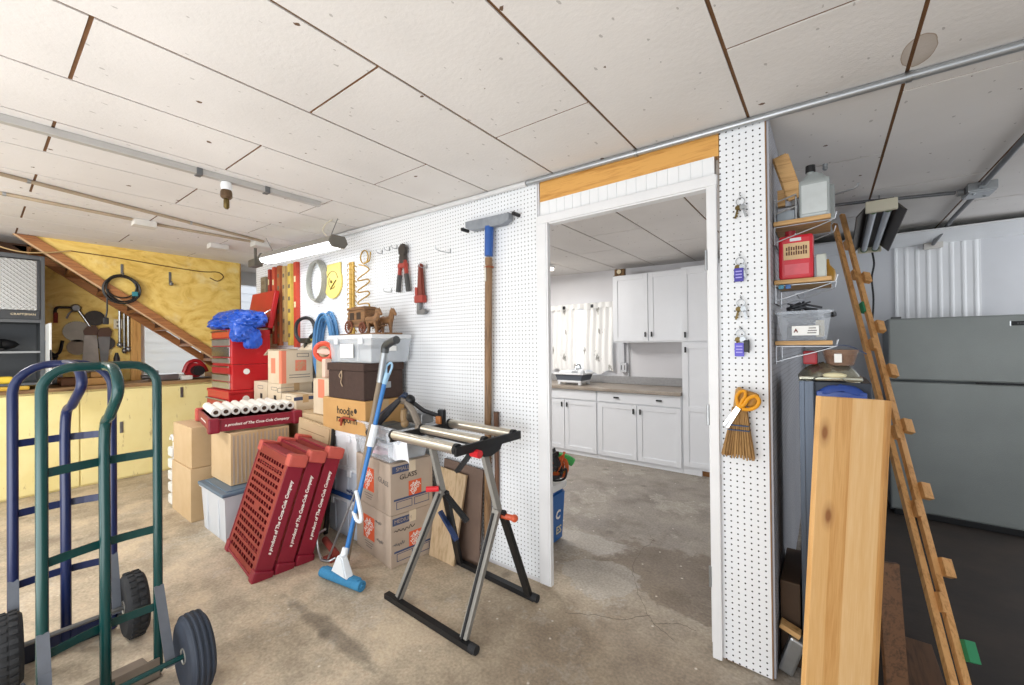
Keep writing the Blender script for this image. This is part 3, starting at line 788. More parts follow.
# clear tote with blue-grey lid
MILK = clear('milky plastic', '#e9eef5', .62, .35)
LIDB = mat('slate blue lid', '#5f7488', .45, 0, .1, 5)
tt = thing('storage_tote', 'clear storage tote with slate blue lid on the floor under a brown box', 'tote', (-3.66, 1.30, 0), 0)
b = MB(); b.tub((.455, .45), (.50, .48), .335, .006, rim=.012)
for s in (-1, 1): b.box((s * .12, -.236, .17), (.012, .008, .30), .003)
b.build('body', MILK, tt)
b = MB(); b.box((0, 0, .348), (.54, .52, .026), .01); b.box((0, 0, .361), (.46, .44, .012), .005); b.build('lid', LIDB, tt)
b = MB()
for k in range(5): b.box((-.14 + .07 * k, .0, .08 + .02 * (k % 2)), (.06, .34, .14 + .03 * (k % 3)), .01)
b.build('contents', mat('folded pale cloth', '#c9c6d4', .8, 0, .2, 6), tt)
# brown box with ribbed side on the tote
b3 = carton('cardboard_box', 'brown cardboard box standing on the slate blue tote lid', -3.955, -3.535, 1.14, 1.56, .369, .756, KRAFT)
b = MB()
for k in range(15): b.box((.2105, -.19 + .027 * k, .19), (.004, .011, .36), 0)
b.build('side_strips', mat('grey side strip', '#b7a796', .7, 0, .1, 7), b3)  # row of raised grey strips on the right side

# red plastic pallets
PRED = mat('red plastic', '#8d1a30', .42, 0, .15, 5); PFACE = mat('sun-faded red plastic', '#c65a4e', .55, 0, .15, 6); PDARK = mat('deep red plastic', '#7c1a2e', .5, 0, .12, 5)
def pallet(label, T, w, h, t, group=None, nx=10, ny=15):
    """shell pallet: perforated deck in local x-y (w x h), skirt towards -z"""
    loc = T.translation
    r = thing('plastic_pallet', label, 'pallet', loc, 0, group)
    R = T.copy(); R.translation = (0, 0, 0)
    b = MB(); mx, my = .045, .04
    xs = [0, mx]; ys = [0, my]
    cw = (w - 2 * mx) / nx; ch = (h - 2 * my) / ny
    for i in range(nx): xs += [mx + cw * i + cw * .72, mx + cw * (i + 1)]
    for j in range(ny): ys += [my + ch * j + ch * .55, my + ch * (j + 1)]
    xs.append(w); ys.append(h)
    bm = bmesh.new()
    g = [[bm.verts.new((x, y, 0)) for y in ys] for x in xs]
    for i in range(len(xs) - 1):
        for j in range(len(ys) - 1):
            hole = (i % 2 == 1 and j % 2 == 1 and i < len(xs) - 2 and j < len(ys) - 2)
            if hole and not (i // 2 in (nx // 2 - 1, nx // 2) and j // 2 == ny // 2): continue
            bm.faces.new((g[i][j], g[i + 1][j], g[i + 1][j + 1], g[i][j + 1]))
    bmesh.ops.solidify(bm, geom=list(bm.faces), thickness=.012)
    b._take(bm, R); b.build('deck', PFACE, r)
    b = MB()
    b.bx(-.008, .008, -.008, h + .008, -t, .004, .003, R); b.bx(w - .008, w + .008, -.008, h + .008, -t, .004, .003, R)
    b.bx(0, w, -.008, .008, -t, .004, .003, R); b.bx(0, w, h - .008, h + .008, -t, .004, .003, R)
    b.bx(.05, w - .05, h * .5 - .006, h * .5 + .006, -t + .02, -.014, 0, R)
    for k in (1, 2, 4, 5): b.bx(.05, w - .05, h * k / 6 - .004, h * k / 6 + .004, -t + .03, -.014, 0, R)
    for k in (1, 2, 3): b.bx(w * k / 4 - .004, w * k / 4 + .004, .02, h - .02, -t + .03, -.014, 0, R)
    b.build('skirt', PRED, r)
    for x in (0, w):
        for y in (0, h):
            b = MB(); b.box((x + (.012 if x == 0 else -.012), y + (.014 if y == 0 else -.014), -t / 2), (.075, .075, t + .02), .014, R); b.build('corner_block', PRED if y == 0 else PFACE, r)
    return r, R
def coke(r, R, w, h, t, sides):
    for s, side in sides:
        if side == 'long+':   T = R @ M4((w + .009, h / 2, -t * .5), (0, 1, 0), (0, 0, 1)); L = h
        elif side == 'bottom': T = R @ M4((w / 2, -.009, -t * .5), (1, 0, 0), (0, 0, 1)); L = w
        elif side == 'left-': T = R @ M4((-.009, h / 2, -t * .5), (0, -1, 0), (0, 0, 1)); L = h
        text('lettering', 'a product of The Coca-Cola Company', L * s, WHITEI, r, T, .0008, shear=.28, bold=.0009)
u = V((.996, -.094, -.012)); v = V((.039, .295, .955)); u.normalize(); v = (v - u * v.dot(u)).normalized(); n = u.cross(v)   # n looks out of the deck
if n.y > 0: n = -n
for k, lab in enumerate(('front red plastic pallet leaning on edge, its slotted deck facing the hand trucks', 'middle of the three red plastic pallets leaning on edge', 'rear red plastic pallet leaning on edge, next to the blue and white totes')):
    o_ = V((-3.322, 1.046, .022)) + V((.0 + .004 * k, .124 * k, 0))
    T = Matrix(((u.x, v.x, n.x, o_.x), (u.y, v.y, n.y, o_.y), (u.z, v.z, n.z, o_.z), (0, 0, 0, 1)))
    r, R = pallet(lab, T, .588, .716, .095, 'red pallets leaning in a row')
    coke(r, R, .588, .716, .095, [(.039, 'long+')])
# the pallet lying flat on the boxes
o_ = V((-3.63, 1.05, .862)); ux = V((.10, .60, 0)).normalized(); vx = V((-ux.y, ux.x, 0))
# local x along the lettered side, local y towards the left
T = Matrix(((ux.x, vx.x, 0, o_.x), (ux.y, vx.y, 0, o_.y), (0, 0, 1, o_.z), (0, 0, 0, 1)))
PW, PH, PT = .595, .80, .09
r, R = pallet('red plastic pallet lying flat on the brown boxes with white rolls on it', T, PW, PH, PT, None, 12, 12)
for T2, k_ in ((R @ M4((PW / 2, -.009, -PT * .5), (1, 0, 0), (0, 0, 1)), .045), (R @ M4((-.009, PH / 2, -PT * .5), (0, -1, 0), (0, 0, 1)), .03)):
    text('lettering', 'a product of The Coca-Cola Company', k_ * .62, WHITEI, r, T2, .0008, shear=.28, bold=.0006)
PALTOP = o_.z + .004
# white paper rolls
ROLL = mat('white paper roll', '#efece6', .8, 0, .06, 8); CORE = mat('brown roll core', '#4a3426', .8)
for k in range(9):
    c = T @ V((.045 + .0655 * k, .40 if k < 7 else .40, 0)); c.z = PALTOP + .0325
    dd = (vx * -1.0 + ux * .0).normalized(); dd.z = 0
    p0, p1 = c - dd * .25, c + dd * .25
    pr = thing('paper_roll', ['white paper roll at the near end of the row on the flat red pallet', 'white paper roll, second from the near end of the row', 'white paper roll, third from the near end of the row', 'white paper roll in the middle of the row on the flat red pallet', 'white paper roll, fifth from the near end of the row', 'white paper roll, sixth from the near end of the row', 'white paper roll at the far end of the main row of seven', 'white paper roll set apart beyond the main row', 'white paper roll farthest along the flat red pallet'][k], 'paper roll', (c.x, c.y, PALTOP), 0, 'white rolls on the red pallet')
    b = MB()
    TT = aim(p0, p1)
    b.lathe([(.017, 0), (.0325, 0), (.0325, .5), (.017, .5), (.017, .488), (.017, .012)], 16, TT); b.build('paper', ROLL, pr, world=True, smooth=True)
    b = MB(); b.cyl(p0 + dd * .004, p1 - dd * .004, .0168, seg=12); b.build('core', CORE, pr, world=True)

# Home Depot boxes by the wall
A = math.radians(-7)
h1 = carton('moving_box', 'printed moving box on the floor beneath another, beside the plywood sheet', -2.645, -2.165, 1.60, 1.915, 0, .327, KRAFTG, 'printed moving boxes by the roller stand', A)
h2 = carton('moving_box', 'printed moving box marked GLASS on top of another, under clear bins', -2.645, -2.165, 1.60, 1.915, .329, .652, KRAFTG, 'printed moving boxes by the roller stand', A)
for r, s1, s2 in ((h1, 'MEDIUM', 'Pans'), (h2, 'SMALL', 'GLASS')):
    depot(r, 'f', -.055, .175, .155)
    depot(r, 'r', .02, .145, .095)
    p = patch(r, 'size_stripe', NAVY, 'r', -.07, .285, .15, .045); text('size_lettering', s1, .034, KRAFTG, p, face(r, 'r', -.07, .285, .0016), .0003)
    for i, t in enumerate(('ROOM', 'CONTENTS')):
        patch(r, 'form_box', NAVY, 'r', -.06 + .13 * i, .055, .115, .05, .004)
    patch(r, 'form_stripe', NAVY, 'r', .0, .092, .27, .012)
    if s2 == 'GLASS':
        text('handwriting', s2, .046, BLACKI, r, face(r, 'r', -.03, .232, .0016) @ Matrix.Rotation(.05, 4, 'Z'), .0003)
        text('handwriting', s2, .048, GREYI, r, face(r, 'f', .15, .20, .0016) @ Matrix.Rotation(-.12, 4, 'Z'), .0003)
    else:
        for sd, uu, vv, ww, mm in (('r', -.06, .225, .15, BLACKI), ('r', -.10, .14, .08, GREYI), ('f', .08, .245, .08, GREYI), ('f', .10, .13, .09, GREYI)):
            b = MB(); TT = face(r, sd, uu, vv, .0016)
            b.bar(smoothpath([TT @ V((ww * (k / 14 - .5), .016 * math.sin(k * 2.4) * (.6 + .4 * math.cos(k * 1.7)), 0)) for k in range(15)], 3), .004, .0006, (0, 0, 1)); b.build('handwriting', mm, r)
    for k in range(3): patch(r, 'print_line', GREYI, 'f', -.055, .075 - .016 * k, .12 - .02 * k, .004)

# white and blue totes
WPL = clear('frosted white plastic', '#e6eefa', .66, .35); BLUEL = mat('royal blue lid', '#2c5aa0', .4, 0, .08, 5); WLID = mat('white plastic lid', '#eef1f6', .4, 0, .05, 5)
def tote(label, x0, x1, y0, y1, z0, z1, lidm, inner, grp, name='storage_tote', lh=.03, bodym=None):
    w, d, h = x1 - x0, y1 - y0, z1 - z0
    r = thing(name, label, 'tote', ((x0 + x1) / 2, (y0 + y1) / 2, z0), 0, grp)
    b = MB(); b.tub((w * .9, d * .9), (w * .97, d * .97), h - lh, .005, rim=.006)
    b.box((w * .2, -d * .48, (h - lh) * .5), (.006, .006, (h - lh) * .8)); b.box((-w * .2, -d * .48, (h - lh) * .5), (.006, .006, (h - lh) * .8))
    b.build('body', bodym or WPL, r)
    b = MB(); b.box((0, 0, h - lh / 2), (w, d, lh), .006); b.box((0, 0, h - .002), (w * .86, d * .84, .006), .002); b.build('lid', lidm, r)
    for s in (-1, 1):
        b = MB(); b.box((s * w * .28, -d / 2 - .004, h - lh - .012), (.05, .012, .05), .004); b.build('latch', lidm, r)
    if inner:
        b = MB(); hh = h - lh - .02
        b.box((-w * .2, 0, .008 + hh * .4), (w * .4, d * .78, hh * .78), .02); b.box((w * .2, 0, .008 + hh * .3), (w * .34, d * .78, hh * .6), .02)
        b.build('contents', inner, r)
    return r
BCON = mat('blue cloth contents', '#8fb0e0', .8, 0, .25, 7); PCON = mat('pale paper contents', '#d7dbe6', .8, 0, .2, 7)
tote('frosted tote with blue contents at the bottom of the stack behind the mop', -3.10, -2.67, 1.64, 1.95, 0, .285, WLID, BCON, 'totes behind the mop')
tote('frosted tote on a royal blue lid, middle of the stack behind the mop', -3.10, -2.67, 1.64, 1.95, .287, .52, WLID, BCON, 'totes behind the mop')
b = MB(); b.box((0, -.157, .017), (.44, .006, .034), .001); 
_t = [o for o in bpy.data.objects if o.get('label', '').startswith('frosted tote on a royal')][0]
b.build('blue_band', BLUEL, _t)
b = MB(); b.box((.10, -.154, .058), (.05, .003, .014), 0, None, (0, .15, 0)); b.box((.155, -.154, .052), (.045, .003, .012), 0, None, (0, .15, 0)); b.box((.135, -.154, .07), (.012, .003, .01)); b.build('dark_print', NAVY, _t)
tote('white box with a flat lid, top of the stack behind the mop', -3.10, -2.66, 1.63, 1.95, .522, .775, WLID, None, 'totes behind the mop', bodym=mat('white plastic box', '#eef0f4', .5, 0, .06, 5))
# printed kraft box, brown fabric box, clear tote stacked above
hb = carton('cardboard_box', 'kraft box with lowercase black lettering under the brown fabric box', -3.10, -2.53, 1.62, 1.95, .777, 1.018, card('warm kraft cardboard', '#cfa368', '#c0935a'), None, 0, seam='x')
text('lettering', 'hoodje', .078, BLACKI, hb, face(hb, 'f', .03, .155, .0016), .0004, bold=.001)
text('lettering', 'rapporm', .078, BLACKI, hb, face(hb, 'f', .05, .095, .0016), .0004, bold=.001)
b = MB(); b.cyl((.165, -.1665, .165), (.165, -.1645, .165), .018, seg=16); b.build('printed_dot', BLACKI, hb)
FAB = mat('brown woven fabric', '#4c3a33', .9, 0, .2, 30, bump=.4, bs=160)
fb = thing('fabric_box', 'dark brown woven fabric box with lid under the clear tote', 'box', (-2.78, 1.785, 1.021))
b = MB(); b.bx(-.235, .235, -.165, .165, 0, .205, .008); b.build('body', FAB, fb)
b = MB(); b.bx(-.243, .243, -.172, .172, .205, .262, .008); b.build('lid', FAB, fb)
b = MB(); b.tube(smoothpath([(-.03, -.175, .205), (-.025, -.178, .16), (-.04, -.176, .12), (-.02, -.175, .09)], 5), .004, 6); b.tube(smoothpath([(-.03, -.175, .205), (-.06, -.177, .17), (-.045, -.176, .15)], 5), .004, 6); b.build('tie_cord', mat('tan cord', '#b09a80', .8), fb)
b = MB(); b.box((.237, .0, .10), (.006, .11, .045), .002); b.box((.241, .0, .10), (.003, .085, .026), 0); b.build('label_holder', METAL, fb)
CLR = clear('clear plastic', '#eef4fa', .30, .12)
ct = tote('clear storage tote with white lid and a paper label, on the brown fabric box', -3.02, -2.45, 1.62, 1.96, 1.285, 1.485, mat('pale white lid', '#e8ebee', .4, 0, .05, 5), mat('grey contents', '#c4c7cc', .8, 0, .3, 8), None, bodym=CLR)
b = MB(); b.box((-.02, -.172, .085), (.17, .003, .10)); b.build('paper_label', mat('white paper', '#f1f1ee', .7), ct)
b = MB(); b.box((.287, .0, .10), (.003, .06, .035)); b.build('paper_label', mat('white paper', '#f1f1ee', .7), ct)

# flattened carton behind the pallets
fc = thing('flattened_carton', 'flattened tan carton with one dark edge leaning behind the red pallets', 'cardboard', (-3.2, 1.55, 0))
TANB = card('tan carton', '#c8b08c', '#baa07c')
_u = V((.525, 0, -.035)).normalized(); _v = V((.22, .05, .97)); _v = (_v - _u * _v.dot(_u)).normalized(); _n = _u.cross(_v)
TF = Matrix(((_u.x, _v.x, _n.x, -3.475), (_u.y, _v.y, _n.y, 1.612), (_u.z, _v.z, _n.z, .82), (0, 0, 0, 1)))
b = MB(); b.bx(0, .525, -.80, 0, -.02, .0, .003, TF); b.bx(.02, .50, -.79, -.01, .001, .008, .002, TF); b.build('panel', TANB, fc, world=True)
b = MB(); b.bx(.525, .54, -.80, 0, -.022, .006, 0, TF); b.build('dark_edge', BLACKI, fc, world=True)
b = MB()
for k in range(3): b.bx(.06, .44 - .05 * k, -.08 - .07 * k, -.075 - .07 * k, .0081, .009, 0, TF)
b.build('flap_slits', mat('slit brown', '#8a7150', .8), fc, world=True)
cb = carton('cardboard_box', 'tan cardboard box on the floor under the tall pale carton, behind the flattened carton', -3.66, -3.125, 1.655, 1.95, 0, .85, TANB)

# moving boxes at the back
g_ = 'moving boxes in front of the tool chest'
base = carton('cardboard_box', 'brown carton at the bottom of the back stack behind the flat pallet', -4.54, -3.72, 1.69, 1.95, 0, .80, KRAFT)
m1 = carton('moving_box', 'pale printed carton at the left end of the back row, below the open box', -4.53, -4.22, 1.665, 1.93, .803, 1.07, KRAFTL, g_)
m2 = carton('moving_box', 'pale printed carton beside the leftmost one, below the open box', -4.21, -3.935, 1.665, 1.95, .803, 1.068, KRAFTL, g_)
m3 = carton('moving_box', 'small pale carton in front, right below the open box', -3.92, -3.64, 1.665, 1.83, .803, .985, KRAFTL, g_)
m4 = carton('moving_box', 'tall pale carton with faded orange print, left of the kraft lettered box', -3.39, -3.13, 1.69, 1.93, .853, 1.14, KRAFTL, g_)
for r in (m1, m2): 
    patch(r, 'print_mark', BLACKI, 'f', .02, .13, .05, .05); patch(r, 'print_mark', ORANGEL, 'f', .02, .06, .08, .05); patch(r, 'size_stripe', GREYI, 'f', .0, .215, .12, .03, .004)
patch(m3, 'size_stripe', GREYI, 'f', 0, .15, .10, .03, .004); patch(m3, 'size_stripe', NAVY, 'r', 0, .15, .2, .03)
patch(m4, 'store_logo', ORANGEL, 'f', .0, .21, .10, .15)
patch(m2, 'size_stripe', GREYI, 'r', -.08, .21, .18, .04, .004)
# the open box on top
ob = thing('moving_box', 'open pale moving box with faded orange print on top of the back stack', 'box', (-4.02, 1.79, 1.072), 0, None)
b = MB(); b.tub((.28, .28), (.28, .28), .30, .005)
b.build('body', KRAFTL, ob)
for M_ in ((M4((-.14, 0, .31), (-.9, 0, -.45), (0, 1, 0))), (M4((0, .14, .30), (0, .6, .8), (-1, 0, 0)))):
    b = MB(); b.box((.06, 0, 0), (.12, .27, .005), 0, M_); b.build('flap', KRAFTL, ob)
ob['_d'] = (.28, .28, .30)
patch(ob, 'orange_mark', ORANGEL, 'f', -.03, .16, .09, .14)
patch(ob, 'orange_stripe', ORANGEL, 'f', .115, .15, .05, .295); patch(ob, 'orange_stripe', ORANGEL, 'r', -.12, .15, .04, .295)
depot(ob, 'r', .03, .16, .10, ORANGEL)
patch(ob, 'size_stripe', GREYI, 'r', .05, .255, .11, .035, .005)
for k in range(2): patch(ob, 'print_line', GREYI, 'r', .02, .075 - .024 * k, .19, .006)
b = MB(); b.bx(-.13, .13, -.13, .13, .01, .25, .03); b.build('contents', mat('brown paper wad', '#9c8a70', .9, 0, .3, 9), ob)

# red tool chest, three stacked units
CH = mat('tool chest red', '#c01f26', .3, 0, .12, 5); CHF = mat('drawer front red', '#b0262a', .35, 0, .15, 6)
DRF = mat('drawer front steel', '#c6c4bf', .3, .8, .15, 10)
tc = thing('tool_chest', 'wide red lower tool chest behind the flat red pallet', 'tool chest', (-4.86, 1.70, 0))
b = MB(); b.bx(-.29, .31, -.245, .24, .04, .96, .008); b.bx(-.30, .32, -.25, .25, .955, .985, .008); b.build('body', CH, tc)
for k in range(4):
    b = MB(); b.bx(-.27, .29, -.257, -.24, .74 - .19 * k, .90 - .19 * k, .006); d = b.build('drawer', CHF if k == 0 else DRF, tc)
    b = MB(); b.bx(-.26, .28, -.272, -.257, .885 - .19 * k, .90 - .19 * k, .003); b.build('drawer_pull', METAL, d)
b = MB()
for x in (-.25, .27):
    for y in (-.18, .18): b.cyl((x - .015, y, .022), (x + .015, y, .022), .022, seg=12)
b.build('casters', RUBBER, tc)
b = MB(); b.cyl((.311, -.1, .90), (.318, -.1, .90), .03, seg=18); b.build('badge', WHITEI, tc)
ti = thing('tool_chest', 'red middle tool chest with steel drawer fronts standing on the wide one', 'tool chest', (-4.86, 1.66, .986))
b = MB(); b.bx(-.26, .30, -.17, .17, 0, .25, .006); b.build('body', CH, ti)
for k in range(3):
    b = MB(); b.bx(-.24, .25, -.182, -.17, .165 - .078 * k, .235 - .078 * k, .004); d = b.build('drawer', CHF if k == 0 else DRF, ti)
    b = MB(); b.bx(-.24, .25, -.192, -.182, .222 - .078 * k, .235 - .078 * k, .002); b.build('drawer_pull', CHROME, d)
b = MB(); b.cyl((.301, -.05, .18), (.308, -.05, .18), .028, seg=18); b.build('badge', WHITEI, ti)
tp = thing('tool_chest', 'red top tool chest with raised lid, draped with a blue tarp', 'tool chest', (-4.86, 1.66, 1.238))
b = MB(); b.bx(-.26, .30, -.17, .17, 0, .345, .006); b.build('body', CH, tp)
for k, (z0, z1, m) in enumerate(((.265, .335, mat('faded orange red', '#c4552f', .5, 0, .2, 6)), (.185, .255, DRF), (.075, .175, CHROME), (.01, .065, DRF))):
    b = MB(); b.bx(-.24, .25, -.182, -.17, z0, z1, .004); d = b.build('drawer', m, tp)
    b = MB(); b.bx(-.24, .25, -.192, -.182, z1 - .013, z1, .002); b.build('drawer_pull', CHROME, d)
b = MB(); b.box((.02, .205, .56), (.58, .05, .40), .008, None, (-.18, 0, 0)); b.build('lid', CH, tp)
b = MB(); b.cyl((.28, -.12, .34), (.285, .19, .56), .006, seg=8); b.build('lid_stay', CHROME, tp)
# blue tarp crumpled over the top chest
TARP = mat('blue tarpaulin', '#2a5cc8', .28, 0, .25, 9)
def crumple(c, sx, sy, h, seed, drop=None, nu=40, nv=40):
    rnd = random.Random(seed); ks = [(rnd.uniform(2, 9), rnd.uniform(2, 9), rnd.uniform(0, 6), rnd.uniform(.25, 1)) for _ in range(16)]
    def fn(u, v):
        x, y = (u - .5) * 2, (v - .5) * 2
        r = min(1, math.sqrt(x * x + y * y) / 1.15)
        f = sum(a * abs(math.sin(p * x + q * y * 1.3 + o + 1.5 * math.sin(q * x - o))) for p, q, o, a in ks) / 9
        z = h * (1 - r ** 3) * (.55 + .5 * f)
        zz = c[2] + z - (drop(x, y) if drop else 0)
        return (c[0] + sx * x * (1 - .16 * f * r), c[1] + sy * y * (1 - .12 * f * r), zz)
    return fn
def wad(b, c, half, seed, fold=.16, nu=60, nv=36):
    """closed lump of crumpled sheeting"""
    rnd = random.Random(seed); ks = [(V((rnd.uniform(-1, 1), rnd.uniform(-1, 1), rnd.uniform(-1, 1))).normalized(), rnd.uniform(4, 13), rnd.uniform(0, 6)) for _ in range(14)]
    def fn(u, v):
        a, e = u * 2 * PI, (v - .5) * PI * .998
        p = V((math.cos(a) * math.cos(e), math.sin(a) * math.cos(e), math.sin(e)))
        f = sum(abs(math.sin(d.dot(p) * q + o)) for d, q, o in ks) / len(ks)
        k = 1 + fold * (f - .64) * 3.2
        # squarish section
        s = (abs(p.x) ** 3 + abs(p.y) ** 3 + abs(p.z) ** 3) ** (-1 / 3)
        p = p * (s * k)
        return (c[0] + p.x * half[0], c[1] + p.y * half[1], c[2] + max(-1, p.z) * half[2])
    b.sheet(fn, nu, nv)
b = MB()
wad(b, (-4.80, 1.62, 1.684), (.38, .16, .098), 5, .22)
wad(b, (-4.50, 1.60, 1.675), (.15, .15, .085), 8, .24)
wad(b, (-4.46, 1.55, 1.575), (.085, .10, .12), 13, .28, 40, 26)
wad(b, (-4.44, 1.62, 1.485), (.06, .075, .095), 17, .28, 30, 20)
wad(b, (-4.98, 1.55, 1.645), (.16, .12, .055), 23, .24, 40, 24)
o = b.build('tarp', TARP, smooth=True); tag(o, 'crumpled blue tarp bunched on the top red tool chest', 'tarp')
# ------------------------------------------------------------------ tools on the pegboard, poles, roller stand
WY = 1.999
OLDWOOD = wood('old grey-brown handle wood', '#8a6a4a', '#5e4630', 'z', 14)
DARKW = wood('dark brown stick wood', '#6b4a36', '#4a3224', 'z', 14)
BLUEP = mat('blue paint', '#2559a8', .45, 0, .2, 8)
# floor squeegee-like scraper with long handle
sg = thing('floor_squeegee', 'long-handled floor scraper with grey head and blue collar hanging on the pegboard', 'squeegee', (-1.69, WY - .06, .15))
b = MB(); b.prism([(-.18, .0), (-.175, -.04), (-.13, -.062), (.13, -.062), (.18, -.04), (.18, .0)], 0, .045, M4((-1.685, WY - .02, 2.20), (1, 0, -.03), (.03, 0, 1)))
b.build('head', mat('rough grey blade', '#9aa0a8', .6, .3, .3, 16, bump=.3, bs=60), sg, world=True)
b = MB(); b.cyl((-1.675, WY - .045, 2.145), (-1.683, WY - .045, 1.96), .029, .027, 12); b.build('socket', BLUEP, sg, world=True, smooth=True)
b = MB(); b.cyl((-1.683, WY - .045, 1.95), (-1.73, WY - .03, .15), .024, .022, 12); b.build('handle', OLDWOOD, sg, world=True, smooth=True)
b = MB(); b.bx(-1.692, -1.682, WY - .076, WY - .071, 1.80, 1.90); b.build('paper_sticker', mat('pale sticker', '#d8d2c4', .6), sg, world=True)
b = MB(); b.tube(arc((-1.683, WY - .045, 1.89), .027, 0, 2 * PI, 12, (1, 0, 0), (0, 1, 0))[:-1], .006, closed=True); b.build('ferrule', mat('rust', '#8a4a2a', .7), sg, world=True)
for x, lab in ((-1.90, 'black peg holding the left end of the grey scraper head'), (-1.475, 'black peg holding the right end of the grey scraper head')):
    b = MB(); b.cyl((x, WY, 2.165 if x < -1.7 else 2.185), (x, WY - .06, 2.165 if x < -1.7 else 2.185), .012, seg=10); tag(b.build('wall_peg', BLACKM), lab, 'peg', 'pegs under the scraper head')
b = MB(); b.cyl((-1.655, WY - .02, .98), (-1.66, WY - .012, .405), .017, .014, 10)
tag(b.build('wooden_stick', DARKW, smooth=True), 'short dark wooden stick hanging right of the long scraper handle', 'stick')
# bolt cutters
bc = thing('bolt_cutter', 'red and grey bolt cutters hanging on the pegboard left of the pipe wrench', 'bolt cutter', (-2.557, WY - .03, 1.82))
T = M4((-2.557, WY - .03, 0), (1, 0, 0), (0, 0, 1))
b = MB(); b.prism([(-.012, 2.075), (-.042, 2.11), (-.045, 2.15), (-.018, 2.178), (.018, 2.178), (.045, 2.15), (.042, 2.11), (.012, 2.075)], -.012, .012, T, .003); b.prism([(-.035, 2.03), (.035, 2.03), (.03, 2.09), (-.03, 2.09)], -.015, .015, T, .003); b.build('jaws', mat('dark jaw steel', '#4c4743', .4, .7, .2, 12), bc, world=True)
REDO = mat('worn red paint', '#a83a2c', .5, 0, .25, 12)
for s in (-1, 1):
    b = MB(); b.tube([(-2.557 + s * .022, WY - .03, 2.05), (-2.557 + s * .038, WY - .03, 1.98), (-2.557 + s * .042, WY - .03, 1.93)], .016, 8); b.build('handle', REDO, bc, world=True, smooth=True)
    b = MB(); b.tube([(-2.557 + s * .040, WY - .03, 1.945), (-2.557 + s * .062, WY - .03, 1.815)], .019, 8); b.build('grip', mat('grey rubber grip', '#4a4a4a', .7, 0, .2, 10), bc, world=True, smooth=True)
b = MB(); b.bx(-2.60, -2.515, WY - .05, WY - .012, 1.995, 2.03, .006); b.build('bolt_plate', REDO, bc, world=True)
# pipe wrench
pw = thing('pipe_wrench', 'rusty red pipe wrench hanging jaw down on the pegboard', 'pipe wrench', (-2.352, WY - .03, 1.63))
b = MB(); b.taper((-2.352, WY - .03, 1.75), (.07, .03), (.035, .026), .235, None, .006); b.ball((-2.352, WY - .03, 1.985), .02); b.build('handle', mat('rusty red handle', '#7c3324', .6, .1, .25, 14), pw, world=True)
b = MB(); b.bx(-2.402, -2.31, WY - .055, WY - .01, 1.715, 1.77, .008); b.bx(-2.40, -2.372, WY - .05, WY - .012, 1.77, 1.83, .005); b.build('housing', REDO, pw, world=True)
b = MB(); b.bx(-2.385, -2.355, WY - .045, WY - .015, 1.65, 1.72, .004); b.prism([(-2.39, 1.655), (-2.31, 1.67), (-2.285, 1.65), (-2.31, 1.628), (-2.385, 1.63)], -.015, .015, M4((0, WY - .03, 0), (1, 0, 0), (0, 0, 1)), .003); b.build('hook_jaw', STEEL, pw, world=True)
# small pegboard hooks
def peg_hook(x, z, L, lab, up=.02):
    b = MB(); b.tube(smoothpath([(x, WY, z), (x, WY - L * .6, z - .004), (x, WY - L, z + .002), (x + .002, WY - L - .008, z + up)], 4), .003, 6); b.tube([(x, WY - .003, z), (x, WY - .003, z + .03)], .003, 6)
    return tag(b.build('peg_hook', METAL, smooth=True), lab, 'hook', 'wire hooks in the pegboard')
for x, z, L, lab in ((-2.86, 2.155, .05, 'wire hook nearest the wooden rack and its coil on the pegboard'), (-2.76, 2.165, .05, 'empty wire hook midway between the spiral wire and the bolt cutters'), (-2.665, 2.165, .05, 'wire hook just left of the bolt cutter jaws'), (-2.07, 2.045, .13, 'long empty wire hook between pipe wrench and scraper'), (-2.74, 1.83, .07, 'low wire hook left of the bolt cutter grips'), (-2.315, 1.97, .07, 'wire hook beside the top of the pipe wrench')):
    peg_hook(x, z, L, lab)
# brass spring rack
GOLDW = mat('brass wire', '#b08d3c', .4, .6, .2, 14)
rk = thing('wire_rack', 'brass-coloured spring rack strip with zigzag wires on the pegboard', 'rack', (-3.29, WY - .02, 1.5))
b = MB(); b.bx(-3.325, -3.295, WY - .02, WY - .002, 1.50, 2.14, .002); b.bx(-3.285, -3.262, WY - .02, WY - .002, 1.50, 2.14, .002); b.build('rail', mat('pale wood strip', '#c8a24e', .6, 0, .25, 14), rk, world=True)
for k in range(14):
    b = MB(); z = 2.11 - .043 * k; b.tube(smoothpath([(-3.36, WY - .01, z), (-3.31, WY - .04, z + .012), (-3.25, WY - .01, z - .006), (-3.19, WY - .03, z - .03)], 3), .004, 6); b.build('wire_finger', GOLDW, rk, world=True)
zz = MB(); pts = [(-3.17, WY - .02, 2.10), (-3.10, WY - .03, 2.085)]
for k in range(5): pts += [(-3.03, WY - .03, 2.06 - .10 * k), (-3.01, WY - .03, 2.03 - .10 * k), (-3.15, WY - .03, 1.985 - .10 * k), (-3.16, WY - .03, 1.96 - .10 * k)]
zz.tube(smoothpath(pts, 5), .006, 6); zz.tube(arc((-3.07, WY - .03, 2.15), .055, 0, 2 * PI, 16)[:-1], .006, 6, closed=True); zz.tube(smoothpath([(-3.07, WY - .03, 2.10), (-3.0, WY - .03, 2.11), (-2.98, WY - .03, 2.18)], 4), .006, 6)
tag(zz.build('coiled_wire', GOLDW, smooth=True), 'springy brass wire hanging in a zigzag beside the wooden rack strip', 'wire')
